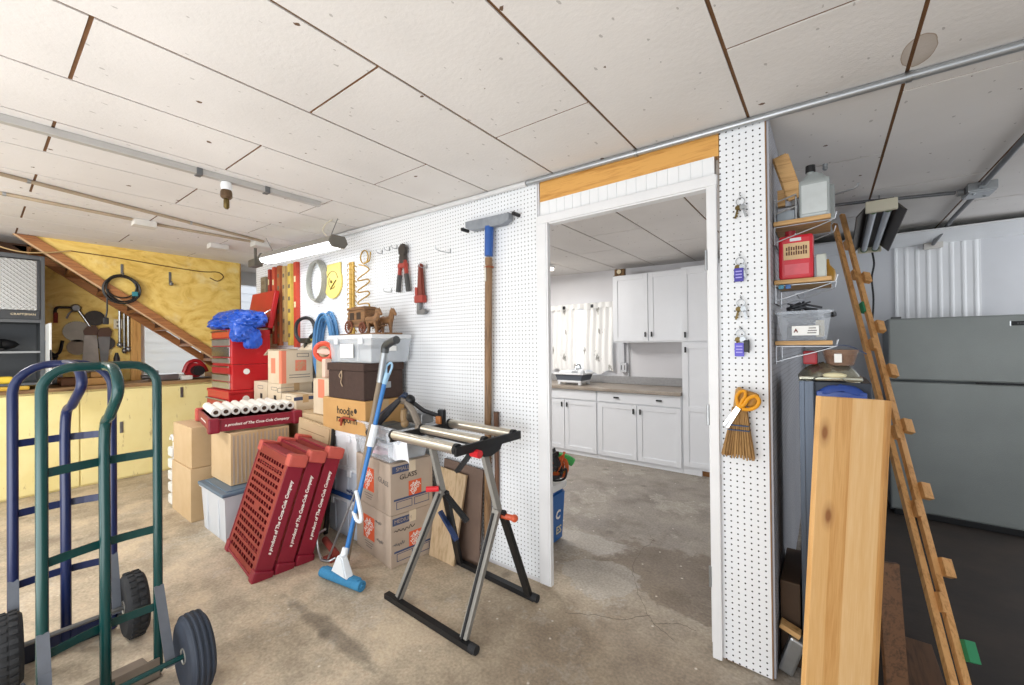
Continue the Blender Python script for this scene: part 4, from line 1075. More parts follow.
# hoop of grey strap and yellow disc
b = MB(); 
for k in range(4): b.bar(arc((-3.865, WY - .016 - .012 * k, 2.03), .165 - .006 * k, 0, 2 * PI, 36, (1, 0, 0), (0, 0, 1), .20 - .006 * k)[:-1], .02, .012, (0, 1, 0), None, True)
tag(b.build('strap_coil', mat('grey plastic strap', '#a9a9a0', .5, 0, .25, 9), smooth=True), 'oval coil of grey strapping hanging left of the yellow disc', 'coil')
yd = thing('layout_template', 'round yellow plastic disc template with a square tab on the pegboard', 'template', (-3.60, WY - .02, 1.84))
YP = mat('yellow plastic sheet', '#e6cf72', .5, 0, .12, 6)
b = MB(); b.cyl((-3.60, WY - .004, 1.995), (-3.60, WY - .02, 1.995), .15, seg=36); b.bx(-3.70, -3.47, WY - .017, WY - .004, 2.02, 2.165, .002); b.build('disc', YP, yd, world=True)
b = MB(); b.tube(arc((-3.60, WY - .022, 1.995), .10, .3, 2.6, 14), .003, 6); b.tube(arc((-3.60, WY - .022, 1.995), .06, 2.4, 5.6, 14), .003, 6); b.bar([(-3.63, WY - .023, 1.93), (-3.53, WY - .023, 2.01)], .012, .004, (0, 1, 0)); b.cyl((-3.615, WY - .02, 2.0), (-3.615, WY - .03, 2.0), .014, seg=10); b.build('markings', mat('brown marks', '#6b5a2c', .6), yd, world=True)
# long levels and boards hung in a row
cols = [('grey-brown patterned board', '#8d8067', .13, 2.20, 1.62), ('dark red spirit level', '#a5342a', .045, 2.27, 1.55), ('orange red spirit level', '#d2563a', .06, 2.28, 1.44), ('weathered orange straightedge', '#b9683c', .065, 2.28, 1.42), ('tan wooden straightedge', '#cfae74', .06, 2.26, 1.46), ('pale yellow measuring board', '#e2c25a', .07, 2.27, 1.42), ('red-edged spirit level', '#cc4a34', .065, 2.27, 1.40)]
x = -5.13
for k, (lab, c, w_, zt, zb) in enumerate(cols):
    lv = thing('spirit_level' if 'level' in lab else 'hanging_board', lab + ' hanging in the row of long boards left of the strap coil', 'level' if 'level' in lab else 'board', (x + w_ / 2, WY - .02, zb), 0, 'long boards and levels on the pegboard')
    b = MB(); b.bx(-w_ / 2, w_ / 2, -.018, .018, 0, zt - zb, .003); b.build('body', mat('board ' + lab, c, .55, 0, .25, 7), lv)
    if 'level' in lab:
        for f in (.2, .5, .8):
            b = MB(); b.bx(-w_ * .25, w_ * .25, -.021, -.016, (zt - zb) * f - .03, (zt - zb) * f + .03, .002); b.build('vial_window', mat('pale vial', '#e6dfb0', .3), lv)
    else:
        b = MB()
        for q in range(6): b.bx(-w_ * .3, w_ * .3, -.0195, -.017, (zt - zb) * (.1 + .15 * q), (zt - zb) * (.1 + .15 * q) + .04)
        b.build('markings', mat('dull grey marks', '#7b6c55', .7), lv)
    x += w_ + .062
# garden hose coil and handle things in front of the wall
HOSE = mat('light blue hose', '#4f86b8', .45, 0, .2, 14)
hc = thing('garden_hose', 'coil of light blue air hose hanging on the wall behind the clear tote', 'hose', (-3.67, 1.93, 1.1))
for k in range(11):
    b = MB() if k == 0 else b
    r = .13 + .02 * (k % 4)
    b.tube(arc((-3.67 + random.uniform(-.02, .02), 1.986 - .0075 * k, 1.38 + random.uniform(-.03, .03)), r, 0, 2 * PI, 30, (1, 0, 0), (0, 0, 1), .30 + .016 * (k % 3))[:-1], .0095, 6, closed=True)
b.build('loops', HOSE, hc, world=True, smooth=True)
b = MB(); b.bar([(-3.72, 1.89, 1.17), (-3.62, 1.89, 1.17)], .03, .012, (0, 0, 1)); b.build('binding_band', mat('navy band', '#2e4a6e', .6), hc, world=True)
ex = thing('extension_reel', 'small orange cord reel hanging in front of the blue hose', 'cord reel', (-3.36, 1.78, 1.141))
ORP = mat('safety orange plastic', '#e2553a', .45, 0, .12, 8)
T = M4((-3.42, 1.80, 1.36), (.8, .55, -.1), (.1, 0, 1))
b = MB(); b.tube(arc((0, 0, 0), .075, 0, 2 * PI, 22, (1, 0, 0), (0, 1, 0), .07)[:-1], .022, 8, T, True); b.build('frame', ORP, ex, world=True, smooth=True)
b = MB(); b.bar([(-.06, 0, 0), (.06, 0, 0)], .03, .02, (0, 1, 0), T); b.box((0, .0, -.01), (.07, .05, .02), .005, T); b.build('hub', mat('pale print', '#e8c9b8', .6), ex, world=True)
b = MB(); b.bx(-3.385, -3.33, 1.76, 1.82, 1.1405, 1.30, .01); b.build('foot', mat('pale print', '#e8c9b8', .6), ex, world=True)
# black loop handle of a trimmer standing in a tan bag on the open box
lh = thing('grass_trimmer', 'black loop handle of a trimmer sticking up behind the open moving box', 'trimmer', (-3.80, 1.90, 1.36))
HX = lambda p: (-4.06 + (p[0] + 3.43) * 1.0, 1.955 + (p[0] + 3.43) * .25 + (p[1] - 1.78), p[2] - .035)
b = MB(); b.tube(smoothpath([HX(q_) for q_ in ((-3.50, 1.78, 1.49), (-3.56, 1.78, 1.56), (-3.555, 1.78, 1.66), (-3.50, 1.78, 1.71), (-3.40, 1.78, 1.72), (-3.33, 1.78, 1.67), (-3.315, 1.78, 1.58), (-3.37, 1.78, 1.53))], 6), .017, 8); b.build('loop', BLACKP, lh, world=True, smooth=True)
b = MB(); b.box(HX((-3.44, 1.78, 1.50)), (.15, .05, .05), .012); b.cyl(HX((-3.44, 1.81, 1.12)), HX((-3.44, 1.78, 1.50)), .018); b.build('clamp_mount', mat('olive black plastic', '#3a372c', .5), lh, world=True)
b = MB(); b.tube(smoothpath([HX((-3.40, 1.79, 1.52)), HX((-3.33, 1.79, 1.50)), HX((-3.30, 1.79, 1.53))], 4), .016); b.build('knob', mat('olive yellow knob', '#8f8234', .5), lh, world=True)

# leaning bag of tan fabric beside the open box
b = MB(); b.prism([(-3.64, .852), (-3.44, .852), (-3.46, 1.40), (-3.63, 1.42)], 0, .05, M4((0, 1.885, 0), (1, 0, 0), (0, 0, 1)), .01)
tag(b.build('canvas_bag', mat('tan canvas', '#b8a98c', .9, 0, .2, 7)), 'upright tan canvas pouch between the open box and the blue hose', 'bag')

# wooden stagecoach model with two horses
COACH = wood('whittled brown wood', '#8a6440', '#5f4228', 'x', 12)
cg = thing('stagecoach_model', 'carved wooden stagecoach model with two horses on the clear tote lid', 'stagecoach model', (-2.76, 1.80, 1.487), 0)
cg.scale = (.9, .9, .9)
b = MB(); b.bx(-.30, .34, -.09, .09, 0, .012, .003); b.build('base_board', COACH, cg)
b = MB(); b.prism([(-.22, .085), (-.20, .07), (.02, .07), (.05, .095), (.05, .215), (-.20, .215)], -.065, .065, M4((0, 0, 0), (1, 0, 0), (0, 0, 1)), .004); b.bx(-.21, .06, -.075, .075, .213, .228, .004); b.bx(-.17, .03, -.055, .055, .228, .24, .004); b.bx(.05, .10, -.06, .06, .085, .12, .003)
cb_ = b.build('coach_body', COACH, cg)
b = MB()
for xx in (-.14, -.04): b.bx(xx - .03, xx + .03, -.067, -.064, .13, .19)
b.build('coach_window', mat('dark coach window', '#3a2a1c', .7), cb_)
for xx, r in ((-.17, .058), (.03, .048)):
    for yy in (-.078, .078):
        b = MB(); b.tube(arc((xx, yy, r + .012), r - .006, 0, 2 * PI, 20)[:-1], .007, 6, closed=True)
        for k in range(6): a = PI * k / 6; b.cyl((xx - (r - .01) * math.cos(a), yy, r + .012 - (r - .01) * math.sin(a)), (xx + (r - .01) * math.cos(a), yy, r + .012 + (r - .01) * math.sin(a)), .003, seg=5)
        b.cyl((xx, yy - .01, r + .012), (xx, yy + .01, r + .012), .011, seg=8); b.build('wheel', mat('reddish wheel wood', '#7c4630', .6, 0, .2, 9), cg)
def toyhorse(x0, y0):
    b = MB(); O8 = [(.03 * math.cos(a * PI / 4), .024 * math.sin(a * PI / 4)) for a in range(8)]
    b.sweep(smoothpath([(x0 - .072, y0, .112), (x0 - .05, y0, .122), (x0, y0, .118), (x0 + .042, y0, .122), (x0 + .062, y0, .145), (x0 + .072, y0, .175)], 4), O8, scales=[.75, .95, 1.05, 1.1, 1.1, 1.08, 1.05, 1.05, 1.05, 1.05, 1.05, 1.05, 1.08, 1.05, 1.0, .95, .9, .85, .8, .75, .7])
    b.sweep(smoothpath([(x0 + .062, y0, .17), (x0 + .078, y0, .192), (x0 + .10, y0, .178), (x0 + .122, y0, .158)], 4), O8, scales=[.6, .68, .72, .74, .74, .72, .68, .62, .56, .5, .46, .45, .4])
    for xx, fx in ((-.06, -.012), (-.045, .012), (.04, .0), (.055, .02)):
        yy = y0 + (.013 if xx in (-.06, .04) else -.013)
        b.tube([(x0 + xx, yy, .11), (x0 + xx + fx * .5, yy, .06), (x0 + xx + fx, yy, .012)], .011, 6, scales=[1.6, .95, .9])
    b.tube([(x0 - .075, y0, .12), (x0 - .095, y0, .09), (x0 - .10, y0, .05)], .01, 6)
    for s in (-1, 1): b.cyl((x0 + .078, y0 + s * .01, .198), (x0 + .078, y0 + s * .012, .222), .007, .001, 6)
    return b.build('horse', COACH, cg, smooth=True)
toyhorse(.135, -.05); toyhorse(.185, .05)
b = MB(); b.cyl((.06, 0, .055), (.26, 0, .075), .006, seg=6); b.build('shaft_pole', COACH, cg)

# clear bins on the moving boxes
PINK = mat('pink plastic', '#e9b6c6', .5, 0, .15, 8)
bn = thing('storage_bin', 'clear lidded bin with pink contents on the topmost printed moving box', 'bin', (-2.40, 1.745, .655), A)
b = MB(); b.tub((.40, .26), (.45, .30), .115, .004, rim=.01); b.build('body', CLR, bn)
b = MB(); b.box((0, 0, .122), (.47, .32, .014), .004); b.build('lid', clear('clear lid', '#e8eef6', .45, .2), bn)
b = MB(); b.box((-.06, -.05, .03), (.22, .12, .03), .01); b.box((.05, -.06, .04), (.2, .10, .025), .01, None, (0, 0, .4)); b.build('contents', PINK, bn)
b = MB(); b.box((-.07, .03, .07), (.25, .18, .05), .015); b.build('papers', mat('grey-violet paper', '#b7b4c0', .7, 0, .2, 9), bn)
b = MB(); b.sheet(lambda u, v: (-2.27 + .20 * u + .03 * v, 1.60 + .012 * math.sin(9 * u), .835 - .15 * v + .01 * math.sin(7 * u + 3 * v)), 10, 6, .002)
tag(b.build('plastic_bag', mat('white thin plastic', '#e9ebf0', .35, 0, .06, 9), smooth=True), 'white plastic sheet hanging over the front of the pink-filled bin', 'plastic sheet')
tr = thing('storage_bin', 'shallow clear tray of tools stacked on the pink-filled bin', 'bin', (-2.33, 1.76, .786), A)
b = MB(); b.tub((.46, .30), (.53, .34), .10, .004, rim=.012); b.build('body', CLR, tr)
b = MB(); b.box((.05, .02, .04), (.3, .2, .05), .01, None, (0, 0, .2)); b.box((-.16, -.03, .04), (.12, .2, .06), .01); b.build('contents', mat('assorted grey tools', '#6f7678', .5, .3, .4, 12), tr)
# clamps
HND = mat('dark clamp grip', '#2a2b30', .5, 0, .15, 10)
b = MB(); b.box((-2.17, 1.80, .925), (.16, .10, .07), .01)
tag(b.build('steel_block', STEEL), 'grey steel block under the clamps in the clear tray', 'block')
cl1 = thing('bar_clamp', 'long-handled black tool lying over the tray, handle pointing at the mop', 'clamp', (-2.4, 1.66, .87))
b = MB(); b.tube([(-2.118, 1.60, 1.068), (-2.28, 1.60, .95), (-2.455, 1.60, .818)], .023, 10, scales=[.7, 1, 1.2]); b.build('grip', HND, cl1, world=True, smooth=True)
b = MB(); b.tube([(-2.13, 1.61, 1.06), (-2.11, 1.64, 1.05), (-2.06, 1.65, 1.0), (-1.99, 1.65, .895)], .021, 8); b.cyl((-1.99, 1.65, .915), (-1.985, 1.65, .882), .034, seg=12); b.build('arm', mat('worn grey metal', '#8f857a', .45, .5, .25, 9), cl1, world=True, smooth=True)
cl2 = thing('bar_clamp', 'second black-handled tool lying behind, with a blue-black grip', 'clamp', (-2.4, 1.72, .9))
b = MB(); b.tube([(-2.11, 1.64, 1.095), (-2.27, 1.64, 1.0), (-2.47, 1.64, .885)], .018, 10); b.build('grip', mat('blue black grip', '#27354e', .4, 0, .15, 10), cl2, world=True, smooth=True)
b = MB(); b.ball((-2.10, 1.66, 1.06), .034, (1.2, 1, 1)); b.tube([(-2.10, 1.67, 1.05), (-2.02, 1.71, .99), (-1.94, 1.77, .955)], .014, 8); b.box((-1.925, 1.77, .955), (.05, .03, .09), .008); b.build('bar', BLACKM, cl2, world=True, smooth=True)
b = MB(); b.box((-1.935, 1.752, .935), (.045, .02, .05), .008); b.build('jaw_pad', mat('orange brown pad', '#b9743e', .6), cl2, world=True)
b = MB(); b.tube([(-2.20, 1.69, .99), (-2.205, 1.69, .93), (-2.19, 1.69, .885)], .02, 8); b.ball((-2.19, 1.69, .895), .027)
tag(b.build('chisel_handle', mat('tan tool handle', '#a88a63', .5, 0, .2, 9), smooth=True), 'tan-handled tool standing in the clear tray between the black grips', 'tool')
b = MB(); b.tube(smoothpath([(-2.83, 1.60, .86), (-2.79, 1.60, .885), (-2.74, 1.60, .89), (-2.64, 1.60, .885)], 4), .008); b.tube([(-2.79, 1.60, .885), (-2.81, 1.60, .83)], .008)
tag(b.build('red_clip', mat('rust red metal', '#a8442f', .5, .2, .2, 9), smooth=True), 'small rust-red hooked tool in front of the lettered kraft box', 'hook tool')

# poles: wooden pole with steel cap, blue sponge mop, metal rod
pl = thing('wooden_pole', 'grey wooden pole with steel elbow at its top leaning on the totes', 'pole', (-2.42, 1.40, 0))
b = MB(); b.cyl((-2.425, 1.40, .004), (-2.265, 1.575, 1.26), .019, .018, 12); b.build('shaft', mat('weathered pole wood', '#93836f', .7, 0, .3, 12, stretch=(6, 6, .5)), pl, world=True, smooth=True)
b = MB(); b.cyl((-2.275, 1.565, 1.17), (-2.255, 1.588, 1.375), .024, .022, 14); b.build('steel_sleeve', METAL, pl, world=True, smooth=True)
b = MB(); b.tube(smoothpath([(-2.255, 1.588, 1.36), (-2.245, 1.588, 1.40), (-2.19, 1.585, 1.425), (-2.12, 1.58, 1.44)], 5), .026, 12); b.build('elbow', mat('dark steel elbow', '#55585a', .4, .6, .2, 9), pl, world=True, smooth=True)
MOPB = mat('mop blue', '#2f78c0', .4, 0, .1, 8); SPNG = mat('blue sponge', '#3f8ab8', .9, 0, .2, 22, bump=.4, bs=120)
mp = thing('sponge_mop', 'blue roller sponge mop with white head standing on the floor', 'mop', (-2.30, 1.30, 0))
MT, MBt = V((-2.235, 1.568, 1.16)), V((-2.30, 1.335, .16))
b = MB(); b.cyl(MBt, MT, .014, seg=12); b.build('handle', MOPB, mp, world=True, smooth=True)
b = MB(); b.cyl(MT, MT + V((.008, .02, .07)), .015, .018, 12); b.tube(smoothpath([MT + V((-.006, .02, .06)), MT + V((-.016, .03, .11)), MT + V((.014, .04, .135)), MT + V((.034, .035, .11)), MT + V((.018, .025, .06))], 4), .007); b.build('hanger', mat('pale blue plastic', '#9cc3e0', .4), mp, world=True, smooth=True)
b = MB(); b.cyl(MBt.lerp(MT, .62), MBt.lerp(MT, .75), .024, .022, 12); b.build('wring_sleeve', mat('white mop plastic', '#e6ecf2', .4), mp, world=True, smooth=True)
b = MB(); b.tube(smoothpath([(-2.29, 1.40, .52), (-2.23, 1.385, .44), (-2.205, 1.38, .37), (-2.25, 1.38, .36), (-2.295, 1.385, .40)], 5), .012); b.build('wring_lever', mat('white mop plastic', '#e6ecf2', .4), mp, world=True, smooth=True)
b = MB(); b.taper((-2.29, 1.305, .058), (.17, .055), (.05, .04), .11, None, .008); b.cyl((-2.297, 1.318, .15), (-2.30, 1.335, .20), .022, .018); b.build('head_bracket', mat('white mop plastic', '#e6ecf2', .4), mp, world=True)
b = MB(); b.cyl((-2.46, 1.275, .0305), (-2.125, 1.33, .0305), .03, seg=22); b.box((-2.2925, 1.3025, .06), (.30, .035, .012), .004, None, (0, 0, .163)); b.cyl((-2.47, 1.273, .031), (-2.115, 1.332, .031), .012, seg=10); b.build('sponge_roller', SPNG, mp, world=True, smooth=True)
b = MB(); b.cyl((-2.60, 1.38, .006), (-2.33, 1.575, .80), .007, seg=8)
tag(b.build('steel_rod', METAL, smooth=True), 'thin steel rod leaning between the pallets and the wooden pole', 'rod')
b = MB(); b.tube(smoothpath([(-2.64, 1.36, .01), (-2.70, 1.37, .06), (-2.72, 1.38, .14), (-2.66, 1.40, .19)], 5), .008); b.tube(smoothpath([(-2.64, 1.36, .01), (-2.58, 1.38, .012), (-2.55, 1.41, .03)], 5), .008)
tag(b.build('bent_wire', METAL, smooth=True), 'bent steel wire frame on the floor beside the rear pallet', 'wire')
b = MB(); b.cyl((-2.80, 1.47, .055), (-2.58, 1.43, .035), .022, seg=12); b.bx(-2.66, -2.56, 1.38, 1.46, 0, .016, .004)
tag(b.build('red_tube', mat('dull red tube', '#a34a40', .5, 0, .2, 9), smooth=True), 'short dull red tube on the floor behind the blue mop', 'tube')

# plywood and a dark panel leaning on the wall
PLYW = wood('pale plywood', '#c9b08e', '#a98d68', 'z', 10)
ps = MB(); ps.prism([(0, 0), (.235, 0), (.255, .56), (-.01, .575)], 0, .014, M4((-2.13, 1.845, 0), (1, -.02, 0), (-.0, .19, 1)))
tag(ps.build('plywood_sheet', PLYW), 'pale plywood offcut leaning on the wall beside the moving boxes', 'plywood sheet')
ps = MB(); ps.prism([(0, 0), (.36, 0), (.36, .60), (.0, .62)], 0, .012, M4((-2.12, 1.925, 0), (1, 0, 0), (0, .09, 1)))
tag(ps.build('hardboard_panel', mat('brown grey hardboard', '#7b6558', .7, 0, .25, 6)), 'brownish hardboard panel leaning behind the pale plywood', 'panel')

# folding roller stand
ROLLS = mat('brushed roller steel', '#d8d2c4', .34, .9, .12, 30, stretch=(.3, 30, 30)); GREYL = mat('grey painted leg', '#8d8a84', .5, .2, .15, 9); BLK = mat('black stand metal', '#1e1f22', .45, .3, .2, 9)
rs = thing('roller_stand', 'folding roller stand with three steel rollers in front of the pegboard', 'roller stand', (-1.62, 1.62, 0))
for (y, x0, x1) in ((1.43, -1.93, -1.432), (1.63, -1.92, -1.43), (1.855, -1.915, -1.41)):
    b = MB(); b.cyl((x0, y, .90), (x1, y, .892), .027, seg=20); rl = b.build('roller', ROLLS, rs, world=True, smooth=True)
    b = MB(); b.cyl((x0 - .012, y, .90), (x0 + .006, y, .90), .0285, seg=16); b.build('end_cap', BLK, rl, world=True, smooth=True)
    b = MB(); b.cyl((x1 - .006, y, .892), (x1 + .014, y, .892), .0285, seg=16); b.build('end_cap', BLK, rl, world=True, smooth=True)
for x0, x1, nm in ((-1.432, -1.41, 'right'), (-1.945, -1.93, 'left')):
    b = MB(); b.bar([((x0 + .018), 1.405, .885), (x1 + .018, 1.90, .885)], .045, .016, (0, 0, 1)); b.build('side_rail', BLK, rs, world=True)
b = MB(); b.prism([(1.57, .87), (1.76, .87), (1.73, .83), (1.66, .812), (1.60, .82)], 0, .02, MYZ(-1.42), .003); b.build('bracket_plate', BLK, rs, world=True)
b = MB(); b.cyl((-1.43, 1.54, .852), (-1.375, 1.54, .85), .022, seg=8); b.build('red_knob', mat('red knob', '#d3262e', .4), rs, world=True)
b = MB(); b.cyl((-1.32, 1.64, .525), (-1.25, 1.655, .522), .015, seg=8); b.ball((-1.25, 1.655, .522), .02); b.build('red_knob', mat('rust red knob', '#c4532f', .4), rs, world=True)
b = MB(); b.cyl((-1.75, 1.60, .585), (-1.80, 1.55, .585), .016, seg=8); b.build('red_knob', mat('red knob', '#d3262e', .4), rs, world=True)
def leg(name, p0, p1, m, w=.042, t=.022, up=(1, 0, 0)):
    b = MB(); b.bar([p0, p1], w, t, up); return b.build(name, m, rs, world=True)
leg('upper_leg', (-1.425, 1.63, .82), (-1.325, 1.625, .535), GREYL, .036, .024, (0, 1, 0)); leg('upper_leg', (-1.86, 1.63, .87), (-1.74, 1.625, .545), GREYL, .036, .024, (0, 1, 0))
leg('lower_leg', (-1.328, 1.61, .56), (-1.345, 1.385, .03), GREYL); leg('lower_leg', (-1.315, 1.635, .55), (-1.30, 1.84, .03), BLK)
leg('lower_leg', (-1.745, 1.61, .575), (-1.85, 1.395, .03), GREYL); leg('lower_leg', (-1.735, 1.635, .565), (-1.85, 1.86, .03), BLK)
for o_, dx in ((0, 0),):
    b = MB(); b.bar([(-1.336, 1.598, .545), (-1.35, 1.38, .03)], .012, .026, (1, 0, 0)); b.build('leg_flange', BLK, rs, world=True)
    b = MB(); b.bar([(-1.733, 1.60, .56), (-1.838, 1.39, .03)], .012, .026, (1, 0, 0)); b.build('leg_flange', BLK, rs, world=True)
leg('foot_bar', (-1.945, 1.385, .0175), (-1.27, 1.372, .0175), BLK, .028, .034, (0, 0, 1)); leg('foot_bar', (-1.875, 1.875, .0175), (-1.265, 1.85, .0175), BLK, .028, .034, (0, 0, 1))
for x, y in ((-1.275, 1.372), (-1.265, 1.85)):
    b = MB(); b.cyl((x - .02, y, .021), (x + .02, y, .021), .021, seg=14); b.build('rubber_foot', RUBBER, rs, world=True)
leg('folding_brace', (-1.73, 1.64, .54), (-1.585, 1.66, .42), BLK, .03, .018, (0, 1, 0)); leg('folding_brace', (-1.85, 1.70, .40), (-1.71, 1.70, .265), mat('navy brace', '#2b3f6b', .4, .2, .1, 9), .026, .018, (0, 1, 0)); leg('lever', (-1.53, 1.625, .805), (-1.625, 1.625, .70), BLK, .03, .02, (0, 1, 0))
b = MB(); b.cyl((-1.94, 1.62, .885), (-1.42, 1.62, .87), .012, seg=8); b.build('cross_bar', BLK, rs, world=True)
rs.location += V((-.018, -.004, 0))
# ------------------------------------------------------------------ kitchen seen through the doorway
KW = mat('white cabinet lacquer', '#eceff3', .35, 0, .04, 3); KNOB = mat('black knob', '#1a1a1c', .35, .3)
def shaker(parent, x0, x1, z0, z1, y, knob=None, name='door', mid=None):
    """frame-and-panel front facing -Y at y"""
    b = MB(); f = .055
    b.bx(x0, x1, y - .006, y - .0005, z0, z1, 0)
    for a in ((x0, x0 + f, z0, z1), (x1 - f, x1, z0, z1), (x0 + f, x1 - f, z0, z0 + f), (x0 + f, x1 - f, z1 - f, z1)): b.bx(a[0], a[1], y - .014, y, a[2], a[3], .002)
    if mid: b.bx(x0 + f, x1 - f, y - .014, y, mid - f / 2, mid + f / 2, .002)
    d = b.build(name, KW, parent, world=True)
    for kx, kz, vert in (knob or []):
        b = MB(); b.bx(kx - (.008 if vert else .03), kx + (.008 if vert else .03), y - .034, y - .02, kz - (.03 if vert else .008), kz + (.03 if vert else .008), .004); b.cyl((kx, y - .022, kz), (kx, y - .014, kz), .006, seg=8)
        b.build('knob', KNOB, d, world=True)
    return d
def drawer(parent, x0, x1, z0, z1, y, knobs):
    b = MB(); b.bx(x0, x1, y - .014, y + .004, z0, z1, .003); d = b.build('drawer', KW, parent, world=True)
    for kx in knobs:
        b = MB(); b.bx(kx - .032, kx + .032, y - .034, y - .022, (z0 + z1) / 2 - .009, (z0 + z1) / 2 + .009, .003); b.cyl((kx, y - .024, (z0 + z1) / 2), (kx, y - .014, (z0 + z1) / 2), .006, seg=8); b.build('knob', KNOB, d, world=True)
KY = 4.615
c1 = thing('base_cabinet', 'white base cabinet under the dish tub, partly hidden by the left door jamb', 'cabinet', (-2.75, 4.9, 0))
b = MB(); b.bx(-3.30, -2.243, KY, 5.195, .05, .83); b.bx(-3.30, -2.243, KY + .005, 5.1, 0, .05); b.build('carcass', KW, c1, world=True)
drawer(c1, -2.98, -2.255, .705, .825, KY, []); 
shaker(c1, -2.98, -2.705, .055, .69, KY, [(-2.735, .63, True)]); shaker(c1, -2.695, -2.255, .055, .69, KY, [(-2.66, .63, True)])
c2 = thing('base_cabinet', 'white base cabinet with two black-knobbed drawers left of the tall cabinet', 'cabinet', (-1.74, 4.9, 0))
b = MB(); b.bx(-2.241, -1.248, KY, 5.195, .05, .83); b.bx(-2.241, -1.248, KY + .005, 5.1, 0, .05); b.build('carcass', KW, c2, world=True)
drawer(c2, -2.23, -1.26, .705, .825, KY, [-1.99, -1.49])
shaker(c2, -2.23, -1.752, .055, .69, KY, [(-1.785, .62, True)]); shaker(c2, -1.742, -1.26, .055, .69, KY, [(-1.705, .62, True)])
c3 = thing('tall_cabinet', 'tall white pantry cabinet at the right end of the kitchen run', 'cabinet', (-.95, 4.9, 0))
b = MB(); b.bx(-1.246, -.62, KY, 5.195, .06, 2.215); b.bx(-1.246, -1.06, KY + .005, 5.1, 0, .06); b.build('carcass', KW, c3, world=True)
b = MB(); b.bx(-1.06, -.62, KY + .03, 5.1, .0, .06); b.build('plinth', mat('raw brown plinth', '#9a6a3c', .7, 0, .2, 6), c3, world=True)
shaker(c3, -1.236, -.63, 1.42, 2.19, KY, [(-1.205, 1.49, True)]); shaker(c3, -1.236, -.63, .085, 1.395, KY, [(-1.205, 1.33, True)], mid=.70)
c4 = thing('wall_cabinet', 'white two-door upper cabinet on the kitchen wall', 'cabinet', (-1.72, 5.0, 1.42))
b = MB(); b.bx(-2.145, -1.249, 4.885, 5.195, 1.415, 2.25); b.build('carcass', KW, c4, world=True)
shaker(c4, -2.135, -1.70, 1.43, 2.24, 4.885, [(-1.73, 1.51, True)]); shaker(c4, -1.69, -1.257, 1.43, 2.24, 4.885, [(-1.655, 1.51, True)])
def laminate():
    w = N('grey stone laminate'); c = w.ramp(w.noise(60, 5, .8), [(.35, '#86796c'), (.5, '#a89c8e'), (.62, '#8f8a86')]); c = w.mix(.4, c, w.ramp(w.noise(5, 4), [(.35, '#7d6f62'), (.65, '#b5aca2')])); return w.fin(c, .35)
LAM = laminate()
ct_ = thing('countertop', 'grey speckled laminate countertop along the kitchen wall', 'countertop', (-2.2, 4.9, .83))
b = MB(); b.bx(-3.32, -1.249, 4.565, 5.195, .831, .872, .008); b.build('worktop', LAM, ct_, world=True)
b = MB(); b.bx(-3.32, -1.249, 5.17, 5.195, .873, .975, .006); b.build('backsplash', mat('grey backsplash', '#a3a3a4', .4, 0, .2, 30), ct_, world=True)
# printed curtain pair and rod
def curtain_mat():
    w = N('botanical print curtain')
    v = w.n('ShaderNodeTexVoronoi'); v.inputs['Scale'].default_value = 7.5; v.inputs['Randomness'].default_value = .9
    w.l(w.mapped((1.2, .2, .55), (0, .7, 0)), v.inputs['Vector'])
    n = w.noise(26, 4, .75, w.mapped((1.5, .2, .45), (0, .4, 0)))
    m = w.math('LESS_THAN', w.math('ADD', v.outputs['Distance'], w.math('MULTIPLY', n, .9)), .70)
    c = w.mix(w.math('MULTIPLY', m, .85), '#f3f3f1', w.ramp(w.noise(6, 2), [(.4, '#6f6e68'), (.6, '#9a958c')]))
    return w.fin(c, .9, 0, **{'Transmission Weight': .0, 'Subsurface Weight': 0.0})
CURT = curtain_mat()
for x0, x1, lab in ((-3.20, -2.80, 'left printed white curtain panel at the kitchen window'), (-2.70, -2.26, 'right printed white curtain panel at the kitchen window')):
    b = MB(); ph = random.uniform(0, 3)
    b.sheet(lambda u, v: (x0 + (x1 - x0) * u + .012 * math.sin(5 * v + ph), 5.14 + .018 * math.sin(u * 30 + ph) * (.5 + .5 * (1 - v)), 1.90 - (.88 - .03 * math.sin(9 * u)) * v), 60, 14, .002)
    tag(b.build('curtain', CURT, smooth=True), lab, 'curtain', 'kitchen curtains')
b = MB(); b.sheet(lambda u, v: (-3.24 + 1.02 * u, 5.125 + .012 * math.sin(u * 60), 1.965 - .06 * v - .018 * abs(math.sin(u * 32)) * v), 90, 4, .002)
tag(b.build('valance', mat('white lace', '#eeeeec', .9), smooth=True), 'short scalloped white valance above the kitchen curtains', 'valance')
cr = thing('curtain_rod', 'dark curtain rod with two brackets over the kitchen window', 'curtain rod', (-2.73, 5.15, 1.9))
b = MB(); b.cyl((-3.26, 5.145, 1.925), (-2.2, 5.145, 1.925), .008, seg=10); b.build('rod', KNOB, cr, world=True)
for x in (-2.99, -2.55):
    b = MB(); b.bx(x - .02, x + .02, 5.105, 5.118, 1.90, 1.945, .004); b.cyl((x, 5.118, 1.925), (x, 5.195, 1.925), .006, seg=8); b.build('bracket', KNOB, cr, world=True)
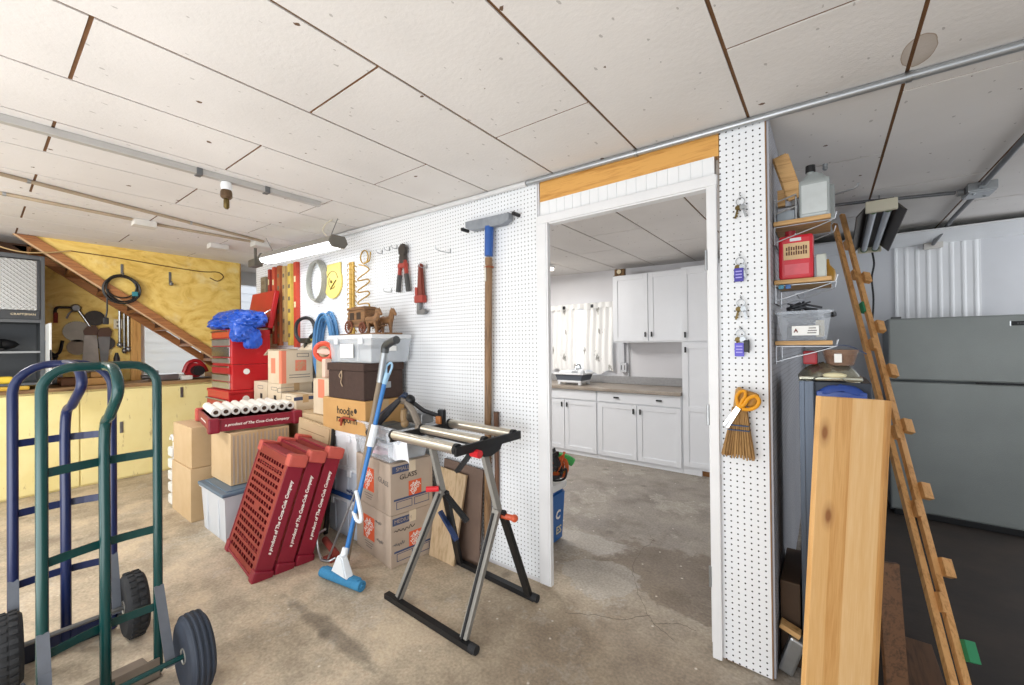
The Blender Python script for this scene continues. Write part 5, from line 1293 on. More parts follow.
# dish tub on legs
dt = thing('dish_tub', 'grey and white folding dish tub standing on the kitchen counter', 'dish tub', (-2.68, 4.82, .873), 0)
b = MB(); b.tub((.34, .26), (.40, .30), .09, .008, TR(0, 0, .045)); b.build('collapsible_band', mat('slate grey silicone', '#5b616b', .6, 0, .08, 9), dt)
b = MB()
for a in ((.21, 0, .02, .32), (-.21, 0, .02, .32), (0, .16, .40, .02), (0, -.16, .40, .02)): b.box((a[0], a[1], .145), (a[2], a[3], .022), .006)
b.build('rim', WHITE, dt)
b = MB(); b.box((0, 0, .045), (.35, .27, .03), .008)
for sx in (-1, 1):
    for sy in (-1, 1): b.box((sx * .15, sy * .11, .018), (.04, .035, .036), .004)
b.build('base', WHITE, dt)
b = MB(); b.box((-.07, 0, .15), (.2, .2, .06), .02); b.ball((.1, .02, .15), .05); b.build('dishes', mat('white crockery', '#e9ebee', .3), dt, smooth=True)
b = MB(); b.tube(smoothpath([(-2.70, 5.05, .873), (-2.70, 5.05, 1.06), (-2.705, 5.03, 1.12), (-2.72, 4.98, 1.12), (-2.73, 4.95, 1.05)], 6), .013, 10); b.cyl((-2.70, 5.05, .873), (-2.70, 5.05, .895), .028)
tag(b.build('faucet', CHROME, smooth=True), 'chrome gooseneck faucet behind the dish tub', 'faucet')
# outlet box, conduit strip, wall post under the upper cabinet
b = MB(); b.bx(-2.17, -2.08, 5.13, 5.195, 1.03, 1.15, .004); o = b.build('outlet_box', mat('grey-white box', '#c9ccd0', .5)); tag(o, 'surface outlet box on the kitchen wall right of the curtains', 'outlet')
b = MB(); b.bx(-2.105, -2.097, 5.128, 5.131, 1.06, 1.12); b.bx(-2.15, -2.142, 5.128, 5.131, 1.06, 1.12); b.build('slots', KNOB, o, world=True)
b = MB(); b.cyl((-2.07, 5.18, .98), (-2.07, 5.18, 1.412), .009, seg=8); b.bx(-2.2, -2.12, 5.16, 5.195, 1.155, 1.41, .003)
tag(b.build('conduit_post', mat('pale grey strip', '#cfd2d6', .5)), 'pale strip and conduit rising from the outlet box to the upper cabinet', 'conduit')
b = MB()
for k in range(3): b.box((-2.11 + .045 * k, 4.93, 2.252 + .045), (.04, .06, .09), .01)
b.box((-2.065, 4.93, 2.256), (.15, .08, .008), .002)
bk = b.build('ornament_box', mat('brown gilt box', '#7a5a34', .5, .3, .4, 30)); tag(bk, 'small brown and gilt box on top of the upper cabinet', 'box')
b = MB(); b.cyl((-2.065, 4.898, 2.305), (-2.065, 4.89, 2.305), .028, seg=16); b.build('dial', mat('cream dial', '#e2d4b0', .5), bk, world=True)
# kitchen ceiling fixture
kf = thing('ceiling_light', 'lit fluorescent fixture on the kitchen ceiling at the left edge of the doorway', 'ceiling light', (-3.1, 4.2, 2.31))
b = MB(); b.bx(-3.75, -2.72, 4.28, 4.44, 2.365, 2.395, .006); b.build('housing', WHITE, kf, world=True)
b = MB(); b.bx(-3.74, -2.73, 4.29, 4.43, 2.335, 2.365, .008); b.build('diffuser', emit('kitchen lamp', '#fff6e6', 4.5), kf, world=True)
area('kitchen_fixture_light', (-3.2, 4.36, 2.32), (-3.2, 4.36, 0), 1.0, .14, 7, (1, .97, .93))

# cooler with straps beside the doorway
co = thing('cooler', 'blue cooler with white lid inside the kitchen, beside the doorway', 'cooler', (-1.735, 2.475, 0))
CBL = mat('cooler blue', '#1f66b0', .35, 0, .1, 5)
b = MB(); b.taper((0, 0, 0), (.41, .19), (.45, .22), .37, None, .02); b.build('body', CBL, co)
b = MB(); b.box((0, 0, .40), (.46, .235, .055), .018); b.build('lid', mat('cooler white', '#e6e8e8', .4, 0, .05, 6), co)
text('lettering', 'C', .085, WHITEI, co, M4((.219, .0, .20), (0, 1, 0), (.054, 0, 1)), .001, shear=.15, bold=.003)
text('lettering', 'ES', .075, mat('cream print', '#e4dcb4', .4), co, M4((.213, .02, .09), (0, 1, 0), (.054, 0, 1)), .001, bold=.001)
gb = thing('strap_bundle', 'tangle of black and orange ratchet straps with a green bag on the cooler', 'strap bundle', (-1.62, 2.48, .43))
b = MB(); b.sweep(smoothpath([(-1.62, 2.55, .52), (-1.56, 2.55, .585), (-1.50, 2.57, .58), (-1.46, 2.60, .55)], 5), [(.03 * math.cos(k * PI / 4), .024 * math.sin(k * PI / 4)) for k in range(8)]); b.build('green_bag', mat('bright green cloth', '#47b35a', .7, 0, .2, 9), gb, world=True, smooth=True)
for k in range(5):
    b = MB(); pts = [V((-1.60 + random.uniform(-.08, .14), 2.46 + random.uniform(-.06, .08), .47 + random.uniform(-.02, .18))) for _ in range(7)]
    b.bar(smoothpath(pts, 6), .026, .005, (.3, .4, 1)); b.build('strap', [mat('orange webbing', '#d9662e', .7, 0, .2, 12), BLACKP, mat('orange webbing', '#d9662e', .7), mat('ochre webbing', '#b98a34', .8), BLACKP][k], gb, world=True)
b = MB(); b.tube(smoothpath([(-1.58, 2.44, .46), (-1.52, 2.45, .45), (-1.46, 2.48, .47), (-1.46, 2.50, .53), (-1.50, 2.46, .52), (-1.60, 2.44, .62)], 6), .008); b.build('cord', BLACKP, gb, world=True, smooth=True)
b = MB(); b.ball((-1.58, 2.43, .49), .05, (1, .8, 1)); b.build('ochre_pouch', mat('ochre webbing', '#b98a34', .8), gb, world=True, smooth=True)
# ------------------------------------------------------------------ narrow pegboard: keys, scissors, whisk broom
PYN = 1.999
def keyring(name, label, x, z, tagcol, drop, n=2):
    r = thing(name, label, 'keys', (x, PYN - .012, z - drop), 0, 'keys on the narrow pegboard')
    b = MB(); b.tube(smoothpath([(x, PYN, z + .012), (x, PYN - .02, z + .006), (x, PYN - .024, z + .016)], 3), .0022, 6); b.build('peg', METAL, r, world=True, smooth=True)
    b = MB(); b.tube(arc((x, PYN - .012, z - .016), .016, 0, 2 * PI, 16)[:-1], .0018, 6, closed=True); b.build('ring', METAL, r, world=True, smooth=True)
    for k in range(n):
        a = -.25 + .5 * k; T = M4((x + .006 * (k * 2 - 1), PYN - .012 - .003 * k, z - .03), (math.cos(a), 0, math.sin(a)), (-math.sin(a), 0, math.cos(a)))
        b = MB(); b.cyl((0, -.012, -.001), (0, -.012, .001), .012, seg=12, M=T); b.bx(-.004, .004, -.058, -.02, -.001, .001, 0, T); b.bx(.004, .007, -.05, -.044, -.001, .001, 0, T); b.bx(.004, .008, -.038, -.034, -.001, .001, 0, T); b.build('key', [BRASSY, METAL][k % 2], r, world=True)
    if tagcol:
        b = MB(); b.box((x - .004, PYN - .016, z - drop + .03), (.036, .006, .058), .002); t_ = b.build('key_tag', tagcol, r, world=True)
        for q in range(3):
            b = MB(); b.bx(x - .016, x + .008, PYN - .0205, PYN - .019, z - drop + .016 + .013 * q, z - drop + .021 + .013 * q); b.build('printed_line', mat('pale violet print', '#a79fe0', .5), t_, world=True)
    return r
PURP = mat('violet key tag', '#3b2fa0', .35, 0, .2, 40); PURP2 = mat('blue violet key tag', '#5a4fd0', .35, 0, .2, 40)
keyring('key_ring', 'single old brass keys hanging highest on the narrow pegboard', -.289, 2.02, None, .08, 2)
keyring('key_ring', 'keys with a dark violet tag, second from the top on the narrow pegboard', -.294, 1.765, PURP, .105, 2)
keyring('key_ring', 'two small bare keys below the dark violet tag', -.292, 1.585, None, .07, 2)
k4 = keyring('key_ring', 'bunch of keys with a blue-violet tag above the scissors', -.296, 1.455, PURP2, .115, 2)
b = MB(); b.box((-.272, PYN - .02, 1.385), (.022, .012, .05), .005); b.build('key_fob', BLACKP, k4, world=True)
# whisk broom
STRAW = wood('broom straw', '#b08a58', '#7d5c36', 'z', 60, .9)
wbm = thing('whisk_broom', 'small straw whisk broom hanging under the orange scissors', 'whisk broom', (-.30, PYN - .025, .905))
b = MB()
for k in range(34):
    f = (k + .5) / 34; x0 = -.325 + .05 * f; x1 = -.372 + .128 * f + random.uniform(-.003, .003); yy = PYN - .02 - .010 * (k % 3)
    b.cyl((x0, yy, 1.125), (x1, yy - .004, .912 + random.uniform(-.006, .008)), .0022, .0032, 5)
b.build('bristles', STRAW, wbm, world=True)
b = MB(); b.taper((-.306, PYN - .028, .925), (.105, .022), (.044, .02), .20); b.build('straw_core', STRAW, wbm, world=True)
b = MB(); b.taper((-.30, PYN - .028, 1.12), (.048, .034), (.026, .026), .09, None, .006); b.build('bound_handle', mat('tan binding', '#c09a62', .8, 0, .2, 30), wbm, world=True)
for z, w_ in ((1.03, .082), (1.05, .076)):
    b = MB(); b.box((-.303, PYN - .029, z), (w_, .040, .005), 0); b.build('stitching', mat('slate blue thread', '#3f4f6b', .8), wbm, world=True)
# scissors
scs = thing('scissors', 'orange-handled scissors hanging over the whisk broom', 'scissors', (-.31, PYN - .055, 1.03))
OY = mat('orange plastic handle', '#e8a01c', .35, 0, .08, 9)
T = M4((-.300, PYN - .056, 1.128), (.86, 0, -.5), (.5, 0, .86)) @ Matrix.Scale(.78, 4)
b = MB(); b.prism([(-.009, .0), (.012, .0), (.004, -.125), (-.004, -.128)], -.001, .0015, T @ Matrix.Rotation(.09, 4, 'Z')); b.build('blade', CHROME, scs, world=True)
b = MB(); b.prism([(-.012, .0), (.009, .0), (.003, -.125), (-.005, -.122)], .0018, .004, T @ Matrix.Rotation(-.10, 4, 'Z')); b.cyl((0, -.004, .004), (0, -.004, .007), .006, seg=10, M=T); b.build('blade', CHROME, scs, world=True)
b = MB(); b.tube(smoothpath([(.0, .0, .002), (-.018, .02, .002), (-.036, .045, .002), (-.036, .078, .002), (-.018, .092, .002), (-.004, .07, .002), (-.004, .04, .002), (.002, .01, .002)], 6), .0085, 8, T); b.build('handle_loop', OY, scs, world=True, smooth=True)
b = MB(); b.tube(smoothpath([(.002, .0, .006), (.014, .03, .006), (.016, .07, .006), (.036, .098, .006), (.062, .085, .006), (.066, .05, .006), (.046, .02, .006), (.018, .004, .006)], 6), .010, 8, T); b.build('handle_loop', OY, scs, world=True, smooth=True)
b = MB(); b.box((-.27, PYN - .03, 1.165), (.075, .03, .065), .014, None, (0, .3, 0))
tag(b.build('leather_pouch', mat('mustard leather', '#b9842c', .6, 0, .2, 12)), 'mustard leather scrap hanging behind the scissors handles', 'pouch')

# ------------------------------------------------------------------ wire-bracket shelves on the partition
SHW = wood('shelf pine', '#c9a06a', '#9c7440', 'x', 18); WIRE = mat('chrome wire', '#a9acb0', .35, .85)
SX0, SX1, SY0, SY1 = -.183, .016, 2.10, 2.40
for z, lab in ((1.92, 'top wooden shelf on wire brackets, carrying the silver jug'), (1.667, 'middle wooden shelf on wire brackets, carrying the red jug'), (1.405, 'lowest wooden shelf on wire brackets, carrying the clear bin')):
    s = thing('wall_shelf', lab, 'shelf', (SX0, 2.25, z - .12), 0, 'wire-bracket shelves')
    b = MB(); b.bx(SX0 + .002, SX1, SY0, SY1, z - .018, z, .002); b.build('board', SHW, s, world=True)
    for y in (SY0 + .01, SY1 - .04):
        b = MB(); b.tube([(SX0 + .006, y, z - .024), (SX1 + .012, y - .004, z - .024), (SX1 + .018, y - .004, z + .004)], .0026, 6); b.tube(smoothpath([(SX1 + .005, y, z - .026), (SX1 - .05, y, z - .045), (SX0 + .02, y, z - .085), (SX0 + .006, y, z - .095)], 4), .0026, 6); b.tube([(SX0 + .006, y, z - .02), (SX0 + .006, y, z - .10)], .0035, 6)
        b.build('wire_bracket', WIRE, s, world=True, smooth=True)
    b = MB(); b.tube([(SX0 + .006, SY0 + .012, z - .095), (SX0 + .006, SY1 - .04, z - .095)], .0035, 6); b.tube([(SX0 + .08, SY0 + .012, z - .062), (SX0 + .08, SY1 - .04, z - .062)], .003, 6); b.build('cross_wire', WIRE, s, world=True, smooth=True)
ZT = 1.9205
# silver jug
jg = thing('oil_jug', 'silver plastic oil jug with black cap on the top shelf', 'jug', (-.038, 2.17, ZT))
JG = mat('silver grey plastic', '#a9b0b0', .3, .25, .12, 6)
b = MB(); b.bx(-.054, .054, -.045, .045, 0, .165, .016); b.taper((0, 0, .150), (.104, .085), (.04, .04), .05, None, .012); b.cyl((-.012, 0, .19), (-.012, 0, .215), .014); b.build('bottle', JG, jg)
b = MB(); b.cyl((-.012, 0, .203), (-.012, 0, .232), .018, .017, 16); b.build('cap', BLACKP, jg, smooth=True)
b = MB(); b.bx(-.043, .043, -.0462, -.0448, .02, .14, 0); b.build('label_panel', mat('pale foil label', '#c9cfcf', .35, .2, .15, 14), jg)
b = MB(); b.bx(.0, .07, .06, .12, 0, .16, .014); b.build('rear_handle', JG, jg)
# wood offcuts and wire tray on the top shelf
T = Matrix.Rotation(-.26, 4, 'Y'); T.translation = V((-.092, 2.145, 2.03))
b = MB(); b.box((-.012, 0, .09), (.055, .018, .20), .002, T); tag(b.build('wood_offcut', SHW), 'front tilted wood offcut sticking up from the wire tray', 'wood offcut', 'offcuts in the wire tray')
b = MB(); b.box((-.018, .025, .105), (.055, .02, .20), .002, T); tag(b.build('wood_offcut', SHW), 'rear tilted wood offcut sticking up from the wire tray', 'wood offcut', 'offcuts in the wire tray')
b = MB(); b.box((-.115, 2.16, 2.04), (.05, .03, .03), .002, None, (0, -.2, 0)); tag(b.build('wood_offcut', SHW), 'small wood block lying on the rim of the wire tray', 'wood offcut', 'offcuts in the wire tray')
b = MB(); b.box((-.155, 2.17, 2.035), (.028, .03, .07), .002); tag(b.build('wood_offcut', SHW), 'small upright wood block in the wire tray beside the pegboard', 'wood offcut', 'offcuts in the wire tray')
wt = thing('wire_tray', 'white wire tray left of the silver jug on the top shelf', 'tray', (-.135, 2.16, ZT))
b = MB()
for z in (.035, .085): b.tube([(-.04, -.05, z), (.035, -.05, z - .0 + .02), (.035, .05, z), (-.04, .05, z)], .0035, 6, closed=True)
for x in (-.04, .035):
    for y in (-.05, .05): b.tube([(x, y, 0), (x, y, .095)], .003, 6)
b.build('wires', WIRE, wt, smooth=True)
b = MB(); b.bx(-.035, .03, -.04, .04, .002, .045, .004); b.build('grey_box', mat('blue grey box', '#8e979f', .5, 0, .2, 9), wt)
b = MB(); b.tube(smoothpath([(.02, 2.30, 2.045), (.075, 2.28, 2.05), (.105, 2.27, 2.055), (.11, 2.27, 2.07)], 4), .004, 6)
b.tube([(.02, 2.30, ZT), (.02, 2.30, 2.05)], .004, 6)
tag(b.build('wire_hook', WIRE, smooth=True), 'white wire hook sticking out right of the silver jug', 'hook')
# red jug
Z2 = 1.6675
rj = thing('red_jug', 'red plastic jug with a tan label on the middle shelf', 'jug', (-.104, 2.165, Z2))
RJ = mat('glossy red plastic', '#c81f30', .3, 0, .08, 6)
b = MB(); b.bx(-.062, .062, -.045, .045, 0, .19, .014); b.cyl((-.02, 0, .188), (-.02, 0, .20), .018); b.build('bottle', RJ, rj)
b = MB(); b.cyl((-.02, 0, .198), (-.02, 0, .215), .02, seg=14); b.build('cap', mat('dark red cap', '#8f1622', .4), rj)
LBT = mat('tan label', '#d8b88a', .6, 0, .15, 14)
b = MB(); b.bx(-.043, .048, -.0465, -.0448, .085, .155, 0); lb = b.build('label', LBT, rj)
for row in range(2):
    b = MB()
    for k in range(9): b.bx(-.034 + .0085 * k, -.0285 + .0085 * k, -.0472, -.0464, .104 + .020 * row, .118 + .020 * row + .002 * ((k * 5) % 3), 0)
    b.build('label_print', mat('dark brown print', '#5a3420', .6), lb)
b = MB(); b.bx(-.04, .045, -.0465, -.0448, .02, .065, 0); b.build('lower_label', mat('pink red label', '#d8606a', .5, 0, .2, 20), rj)
b = MB(); b.bx(-.02, .02, -.0465, -.0448, .163, .176, 0); b.build('logo_plate', mat('silver plate', '#c4c4c8', .35, .5), rj)
b = MB(); b.bx(-.035, -.0, 2.14, 2.19, Z2, Z2 + .10, .004); b.bx(-.033, -.002, 2.1385, 2.1402, Z2 + .03, Z2 + .085)
tag(b.build('tin_can', mat('pale metal tin', '#b8bcb4', .4, .4, .2, 10)), 'small square tin beside the red jug on the middle shelf', 'tin')
b = MB(); b.lathe([(.0, 0), (.03, .0), (.034, .02), (.03, .05), (.012, .075), (.009, .1), (.0, .1)], 16, TR(.0, 2.31, Z2))
tag(b.build('yellow_bottle', mat('ochre plastic', '#b8892c', .4, 0, .1, 9), smooth=True), 'ochre squat bottle behind the tin on the middle shelf', 'bottle')
for k, (x, m) in enumerate(((-.155, 'teal clip'), (-.13, 'blue clip'))):
    b = MB(); b.box((x, 2.093, 1.635), (.02, .012, .018), .004); tag(b.build('plastic_clip', mat(m, '#3f86a0' if k == 0 else '#2f5f9a', .4)), ['teal', 'blue'][k] + ' plastic clip on the wire under the middle shelf', 'clip')
# clear bin of metal junk
Z3 = 1.4055
cbn = thing('storage_bin', 'clear plastic bin of metal parts with a white label on the lowest shelf', 'bin', (-.08, 2.19, Z3))
CLB = clear('smoky clear plastic', '#c4ccd6', .26, .15)
b = MB(); b.tub((.155, .15), (.190, .19), .125, .003, rim=.006); b.build('body', CLB, cbn)
b = MB(); b.bx(-.04, .052, -.0905, -.0885, .022, .062); lb = b.build('paper_label', mat('white paper', '#f1f1ee', .7), cbn)
b = MB(); b.prism([(-.034, .036), (-.026, .052), (-.018, .036), (-.022, .034), (-.026, .042), (-.03, .034)], 0, .001, M4((0, -.0912, 0), (1, 0, 0), (0, 0, 1))); b.build('printed_mark', mat('red black mark', '#6b2a24', .6), lb)
for i, (x_, w_) in enumerate(((.028, .03), (.03, .03), (.03, .024))):
    b = MB(); b.bx(x_ - w_ / 2, x_ + w_ / 2, -.0914, -.0904, .03 + .01 * i, .034 + .01 * i); b.build('printed_line', GREYI, lb)
b = MB()
for k in range(44):
    a = random.uniform(0, PI); L = random.uniform(.03, .08); x, y, z = random.uniform(-.05, .05), random.uniform(-.04, .04), random.uniform(.06, .15)
    b.tube([(x - L / 2 * math.cos(a), y, z), (x + L / 2 * math.cos(a), y + random.uniform(-.02, .02), z + L / 2 * random.uniform(-.3, .9))], random.uniform(.003, .008), 6)
b.bx(-.06, .06, -.055, .055, .006, .06, .006)
p = b.build('metal_parts', mat('grey metal junk', '#45474c', .45, .6, .4, 20), cbn, smooth=False)
b = MB(); b.box((.055, -.04, .05), (.03, .05, .07), .006); b.build('cream_part', mat('cream part', '#d6cdb4', .6), cbn)
b = MB(); b.cyl((.03, -.02, .11), (-.02, -.0, .16), .004, seg=6); b.cyl((-.03, -.03, .10), (.0, -.01, .17), .005, seg=6); b.cyl((.075, .0, .105), (.105, -.02, .11), .011, seg=8); b.build('long_rods', mat('dark metal', '#2e2f33', .45, .6, .2, 20), cbn)

# ------------------------------------------------------------------ tall steel locker with things on top
LK = thing('steel_locker', 'tall dark steel locker with a bright corner channel behind the pine board', 'locker', (.02, 2.3, 0))
b = MB(); b.bx(-.094, .135, 2.125, 2.5, .005, 1.235, .004); b.build('body', mat('dark blue grey steel', '#343a44', .4, .5, .2, 5), LK, world=True)
b = MB(); b.bx(-.098, -.046, 2.105, 2.126, .13, 1.238, .003); b.bx(-.09, -.08, 2.100, 2.106, .13, 1.238, .001); b.bx(-.062, -.05, 2.100, 2.106, .13, 1.238, .001); b.build('corner_channel', mat('blue grey steel', '#59626f', .35, .7, .2, 5, stretch=(6, 6, .6)), LK, world=True)
BLUG = mat('glossy blue plastic', '#2f4fa0', .25, 0, .25, 9)
b = MB(); b.sheet(crumple((.04, 2.112, 1.19), .075, .02, .04, 11), 20, 20, .003); b.bx(-.040, .12, 2.098, 2.123, 1.03, 1.20, .008)
tag(b.build('blue_bag', BLUG, smooth=True), 'glossy blue plastic bag hanging over the locker front above the pine board', 'bag')
FOIL = mat('metallic snack bag', '#b9b8a8', .2, .75, .4, 8)
b = MB(); b.sheet(crumple((.0, 2.22, 1.238), .115, .10, .075, 21), 30, 26, .003); b.bx(-.10, .11, 2.13, 2.32, 1.238, 1.256, .008)
fbag = b.build('foil_bag', FOIL, smooth=True); tag(fbag, 'crinkled silver foil bag lying on top of the steel locker', 'bag')
b = MB(); b.ball((.02, 2.135, 1.262), .03, (1.4, .5, .4)); b.build('cream_patch', mat('cream print', '#e4dcb4', .4), fbag, world=True, smooth=True)
GB = clear('amber clear plastic', '#a58672', .5, .1)
bw = thing('plastic_bowl', 'brownish clear plastic bowl on the foil bag', 'bowl', (.04, 2.21, 1.300), 0)
b = MB(); b.lathe([(.0, 0), (.045, .0), (.062, .06), (.064, .066), (.059, .066), (.043, .004), (.0, .004)], 28); b.build('bowl', GB, bw, smooth=True)
b = MB(); b.lathe([(.0, .007), (.043, .007), (.054, .045), (.0, .05)], 20); b.build('contents', mat('brown contents', '#6f4436', .6, 0, .3, 20), bw, smooth=True)
b = MB(); b.bx(-.02, .005, -.0655, -.058, .014, .05, .002); b.build('label', mat('white paper', '#f1f1ee', .7), bw)
b = MB(); b.bx(-.085, -.035, 2.14, 2.20, 1.305, 1.362, .008)
tag(b.build('red_box', mat('deep red card', '#a3232e', .4, 0, .1, 8)), 'small deep red box left of the plastic bowl', 'box')
b = MB(); b.sheet(lambda u, v: (-.02 + .15 * u, 2.26 + .07 * v, 1.368 + .028 * math.sin(PI * u) - .02 * u), 10, 4, .004)
tag(b.build('blue_tray', mat('navy plastic lid', '#33446e', .4), smooth=True), 'curved navy plastic lid on the bowl under the lowest shelf', 'lid')

# pine boards
def pine_mat():
    w = N('glued pine board')
    x, y, z = w.sep()
    cell = w.n('ShaderNodeTexWhiteNoise'); cell.noise_dimensions = '1D'
    w.l(w.math('FLOOR', w.math('MULTIPLY', x, 19.0)), cell.inputs['W'])
    f = w.noise(3.0, 6, .6, w.mapped((10, .5, 10)), 1.0); g = w.noise(30, 3, .5, w.mapped((9, .35, 9)))
    t = w.math('ADD', w.math('MULTIPLY', f, .45), w.math('ADD', w.math('MULTIPLY', g, .25), w.math('MULTIPLY', cell.outputs['Value'], .3)))
    c = w.ramp(t, [(.28, '#c88f4e'), (.46, '#deac6c'), (.62, '#e6ba80'), (.78, '#efcb98')])
    vo = w.n('ShaderNodeTexVoronoi'); vo.voronoi_dimensions = '2D'; vo.inputs['Scale'].default_value = 3.6
    w.l(w.mapped((1.3, .6, 1), (0, 0, 0), (.37, .2, 0)), vo.inputs['Vector'])
    c = w.mix(w.ramp(vo.outputs['Distance'], [(.03, .9), (.06, .35), (.12, 0.0)]), c, '#8a5226')
    w.bump(g, .1, .002); return w.fin(c, .5)
PINE = pine_mat()
u = V((.7645, .640, -.0764)); v = V((.0534, .0552, .997)); u.normalize(); v = (v - u * v.dot(u)).normalized(); n = u.cross(v)
def pine(o, w, h, t, label):
    T = Matrix(((u.x, v.x, n.x, o[0]), (u.y, v.y, n.y, o[1]), (u.z, v.z, n.z, o[2]), (0, 0, 0, 1)))
    b = MB(); b.bx(0, w, 0, h, -t, 0, .0015); bo = b.build('pine_board', PINE, loc=(0, 0, 0)); bo.matrix_world = T; return tag(bo, label, 'board', 'pine boards')
pine(V((-.095, 1.549, .02)) + u * .014, .224, 1.212, .02, 'front glued pine board leaning upright between locker and slatted frame')
o2 = V((-.095, 1.549, .02)) - n * .022 + u * .048
pine(o2, .224, 1.21, .018, 'rear pine board leaning just behind the front one, its right edge showing')
# slatted lath frame: two long laths joined by blocks
LATH = wood('pine lath', '#cf9a5e', '#a06c36', 'y', 18)
lf = thing('lath_frame', 'long frame of two pine laths with blocks leaning past the fridge', 'lath frame', (.4, 2.35, 0))
A0, A1 = V((.378, 2.30, .012)), V((.050, 3.80, 2.255)); B0, B1 = V((.418, 2.325, .012)), V((.094, 3.80, 2.315))
def lath(p0, p1, w, t, up):
    b = MB(); L = (p1 - p0).length; T = aim(p0, p1, up); b.bx(-w / 2, w / 2, -t / 2, t / 2, 0, L, .002, T); return b.build('lath', LATHZ, lf, world=True)
LATHZ = wood('pine lath upright', '#dba568', '#b98246', 'z', 18)
side = V((.75, .62, .1))
ZD = (A1 - A0).normalized(); XD = (V((.79, .61, 0)) - ZD * ZD.dot(V((.79, .61, 0)))).normalized(); YD = ZD.cross(XD)
for p0, p1 in ((A0, A1), (B0, B1)):
    b = MB(); d = (p1 - p0).normalized(); T = M4(p0, XD, d.cross(XD), d); b.bx(-.014, .014, -.010, .012, 0, (p1 - p0).length, .002, T); b.build('lath', LATHZ, lf, world=True)
for k, f in enumerate((.12, .26, .40, .60, .70, .80, .90)):
    c = (A0.lerp(A1, f) + B0.lerp(B1, f)) / 2; b = MB(); T = M4(c, XD, YD, ZD); b.box((0, -.012, 0), (max(.018, (B0.lerp(B1, f) - A0.lerp(A1, f)).dot(XD) - .027), .03, .075), .002, T)
    b.build('spacer_block', LATHZ if k != 4 else mat('green block', '#2f8a5c', .6), lf, world=True)
for k, f in enumerate((.06, .17, .29, .41, .53, .64, .78)):
    c = B0.lerp(B1, f) + XD * .034; b = MB(); T = M4(c, XD, YD, ZD); b.box((0, -.015, 0), (.04, .03, .075), .002, T)
    b.build('end_block', LATHZ if k else mat('green block', '#2f8a5c', .6), lf, world=True)
# refrigerator
FR = N('pebbled grey enamel'); FR.bump(FR.noise(210, 3), .45, .004)
FRM = FR.fin(FR.ramp(FR.noise(2, 3), [(.3, '#8d9391'), (.7, '#9aa09e')]), .32, .25)
fr = thing('refrigerator', 'grey pebble-finish refrigerator with top freezer against the rear wall', 'refrigerator', (.389, 4.49, .004), math.radians(-1.5))
b = MB(); b.bx(0, .84, .065, .66, .02, 1.575, .006); b.build('cabinet', mat('grey fridge side', '#7d8385', .45, .2, .1, 4), fr)
b = MB(); b.bx(0, .84, 0, .06, 1.085, 1.575, .012); d1 = b.build('freezer_door', FRM, fr)
b = MB(); b.bx(0, .84, 0, .06, .05, 1.072, .012); d2 = b.build('door', FRM, fr)
b = MB(); b.bx(.02, .82, .02, .064, 0, .046, .004); b.build('kick_grille', BLACKP, fr)
b = MB(); b.bx(.47, .77, -.004, .004, 1.075, 1.084, 0); b.build('handle_strip', BLACKM, fr)
b = MB(); b.bx(.645, .79, -.004, .002, 1.497, 1.528, .002); pl_ = b.build('name_plate', BLACKP, d1)
b = MB(); b.bx(.638, .645, -.005, .002, 1.495, 1.53, .001); b.build('plate_edge', CHROME, d1)
b = MB()
for k in range(8): b.bx(.672 + .012 * k, .680 + .012 * k, -.0047, -.0038, 1.505, 1.519, 0)
b.build('plate_print', mat('dim plate print', '#4a4c4e', .5), pl_)
for x in (.05, .79):
    b = MB(); b.bx(x - .03, x + .03, .02, .09, 1.575, 1.59, .003); b.build('hinge_cover', mat('grey hinge', '#6d7072', .5), fr)
# shop light hanging in the storage room
sl = thing('shop_light', 'unlit two-tube shop light hanging in the storage room near the fridge', 'shop light', (.28, 4.0, 2.14))
ea, eb = V((.272, 3.40, 2.225)), V((.285, 4.55, 2.165)); dz = (eb - ea).normalized(); L = (eb - ea).length
T = aim(ea, eb, (0, 0, 1)); 
# local x sideways, local y up or down; build in a frame with z along the lamp
T = M4(ea, (1, 0, 0), V((0, 0, 1)), None); T = Matrix(((1, 0, dz.x, ea.x), (0, 0, dz.y, ea.y), (0, 1, dz.z, ea.z), (0, 0, 0, 1)))
b = MB(); b.bx(-.06, .06, .02, .055, 0, L, .004, T)
for s in (-1, 1): b.prism([(s * .055, .05), (s * .12, -.03), (s * .115, -.034), (s * .05, .042)], .02, L - .02, T)
b.build('reflector', mat('dark brown reflector', '#4a443e', .5, .3, .15, 8), sl, world=True)
for s in (-1, 1):
    b = MB(); b.cyl((s * .035, .0, .03), (s * .035, .0, L - .03), .019, seg=16, M=T); b.build('tube', mat('unlit tube', '#c4ccd4', .25, 0, .05, 4), sl, world=True, smooth=True)
for z in (0, L):
    b = MB(); b.box((0, .012, z), (.15, .07, .03), .006, T); b.build('end_bracket', mat('ivory lamp end', '#dcd6bf', .5), sl, world=True)
    for s in (-1, 1):
        b = MB(); b.cyl((s * .035, 0, abs(z - .025)), (s * .035, 0, abs(z - .04)), .024, seg=14, M=T); b.build('tube_collar', mat('green collar', '#5f7a52', .5), sl, world=True)
for f in (.12, .88):
    p = ea.lerp(eb, f); b = MB(); b.cyl(p + V((0, 0, .055)), V((p.x, p.y, ceil_z(p.x) - .0)), .004, seg=6); b.build('chain', STEEL, sl, world=True)
b = MB(); b.tube(smoothpath([(.30, 4.56, 2.17), (.315, 4.57, 2.05), (.30, 4.58, 1.93), (.31, 4.6, 1.75), (.30, 4.62, 1.55)], 6), .007, 8)
b.build('power_cord', BLACKP, sl, world=True, smooth=True)
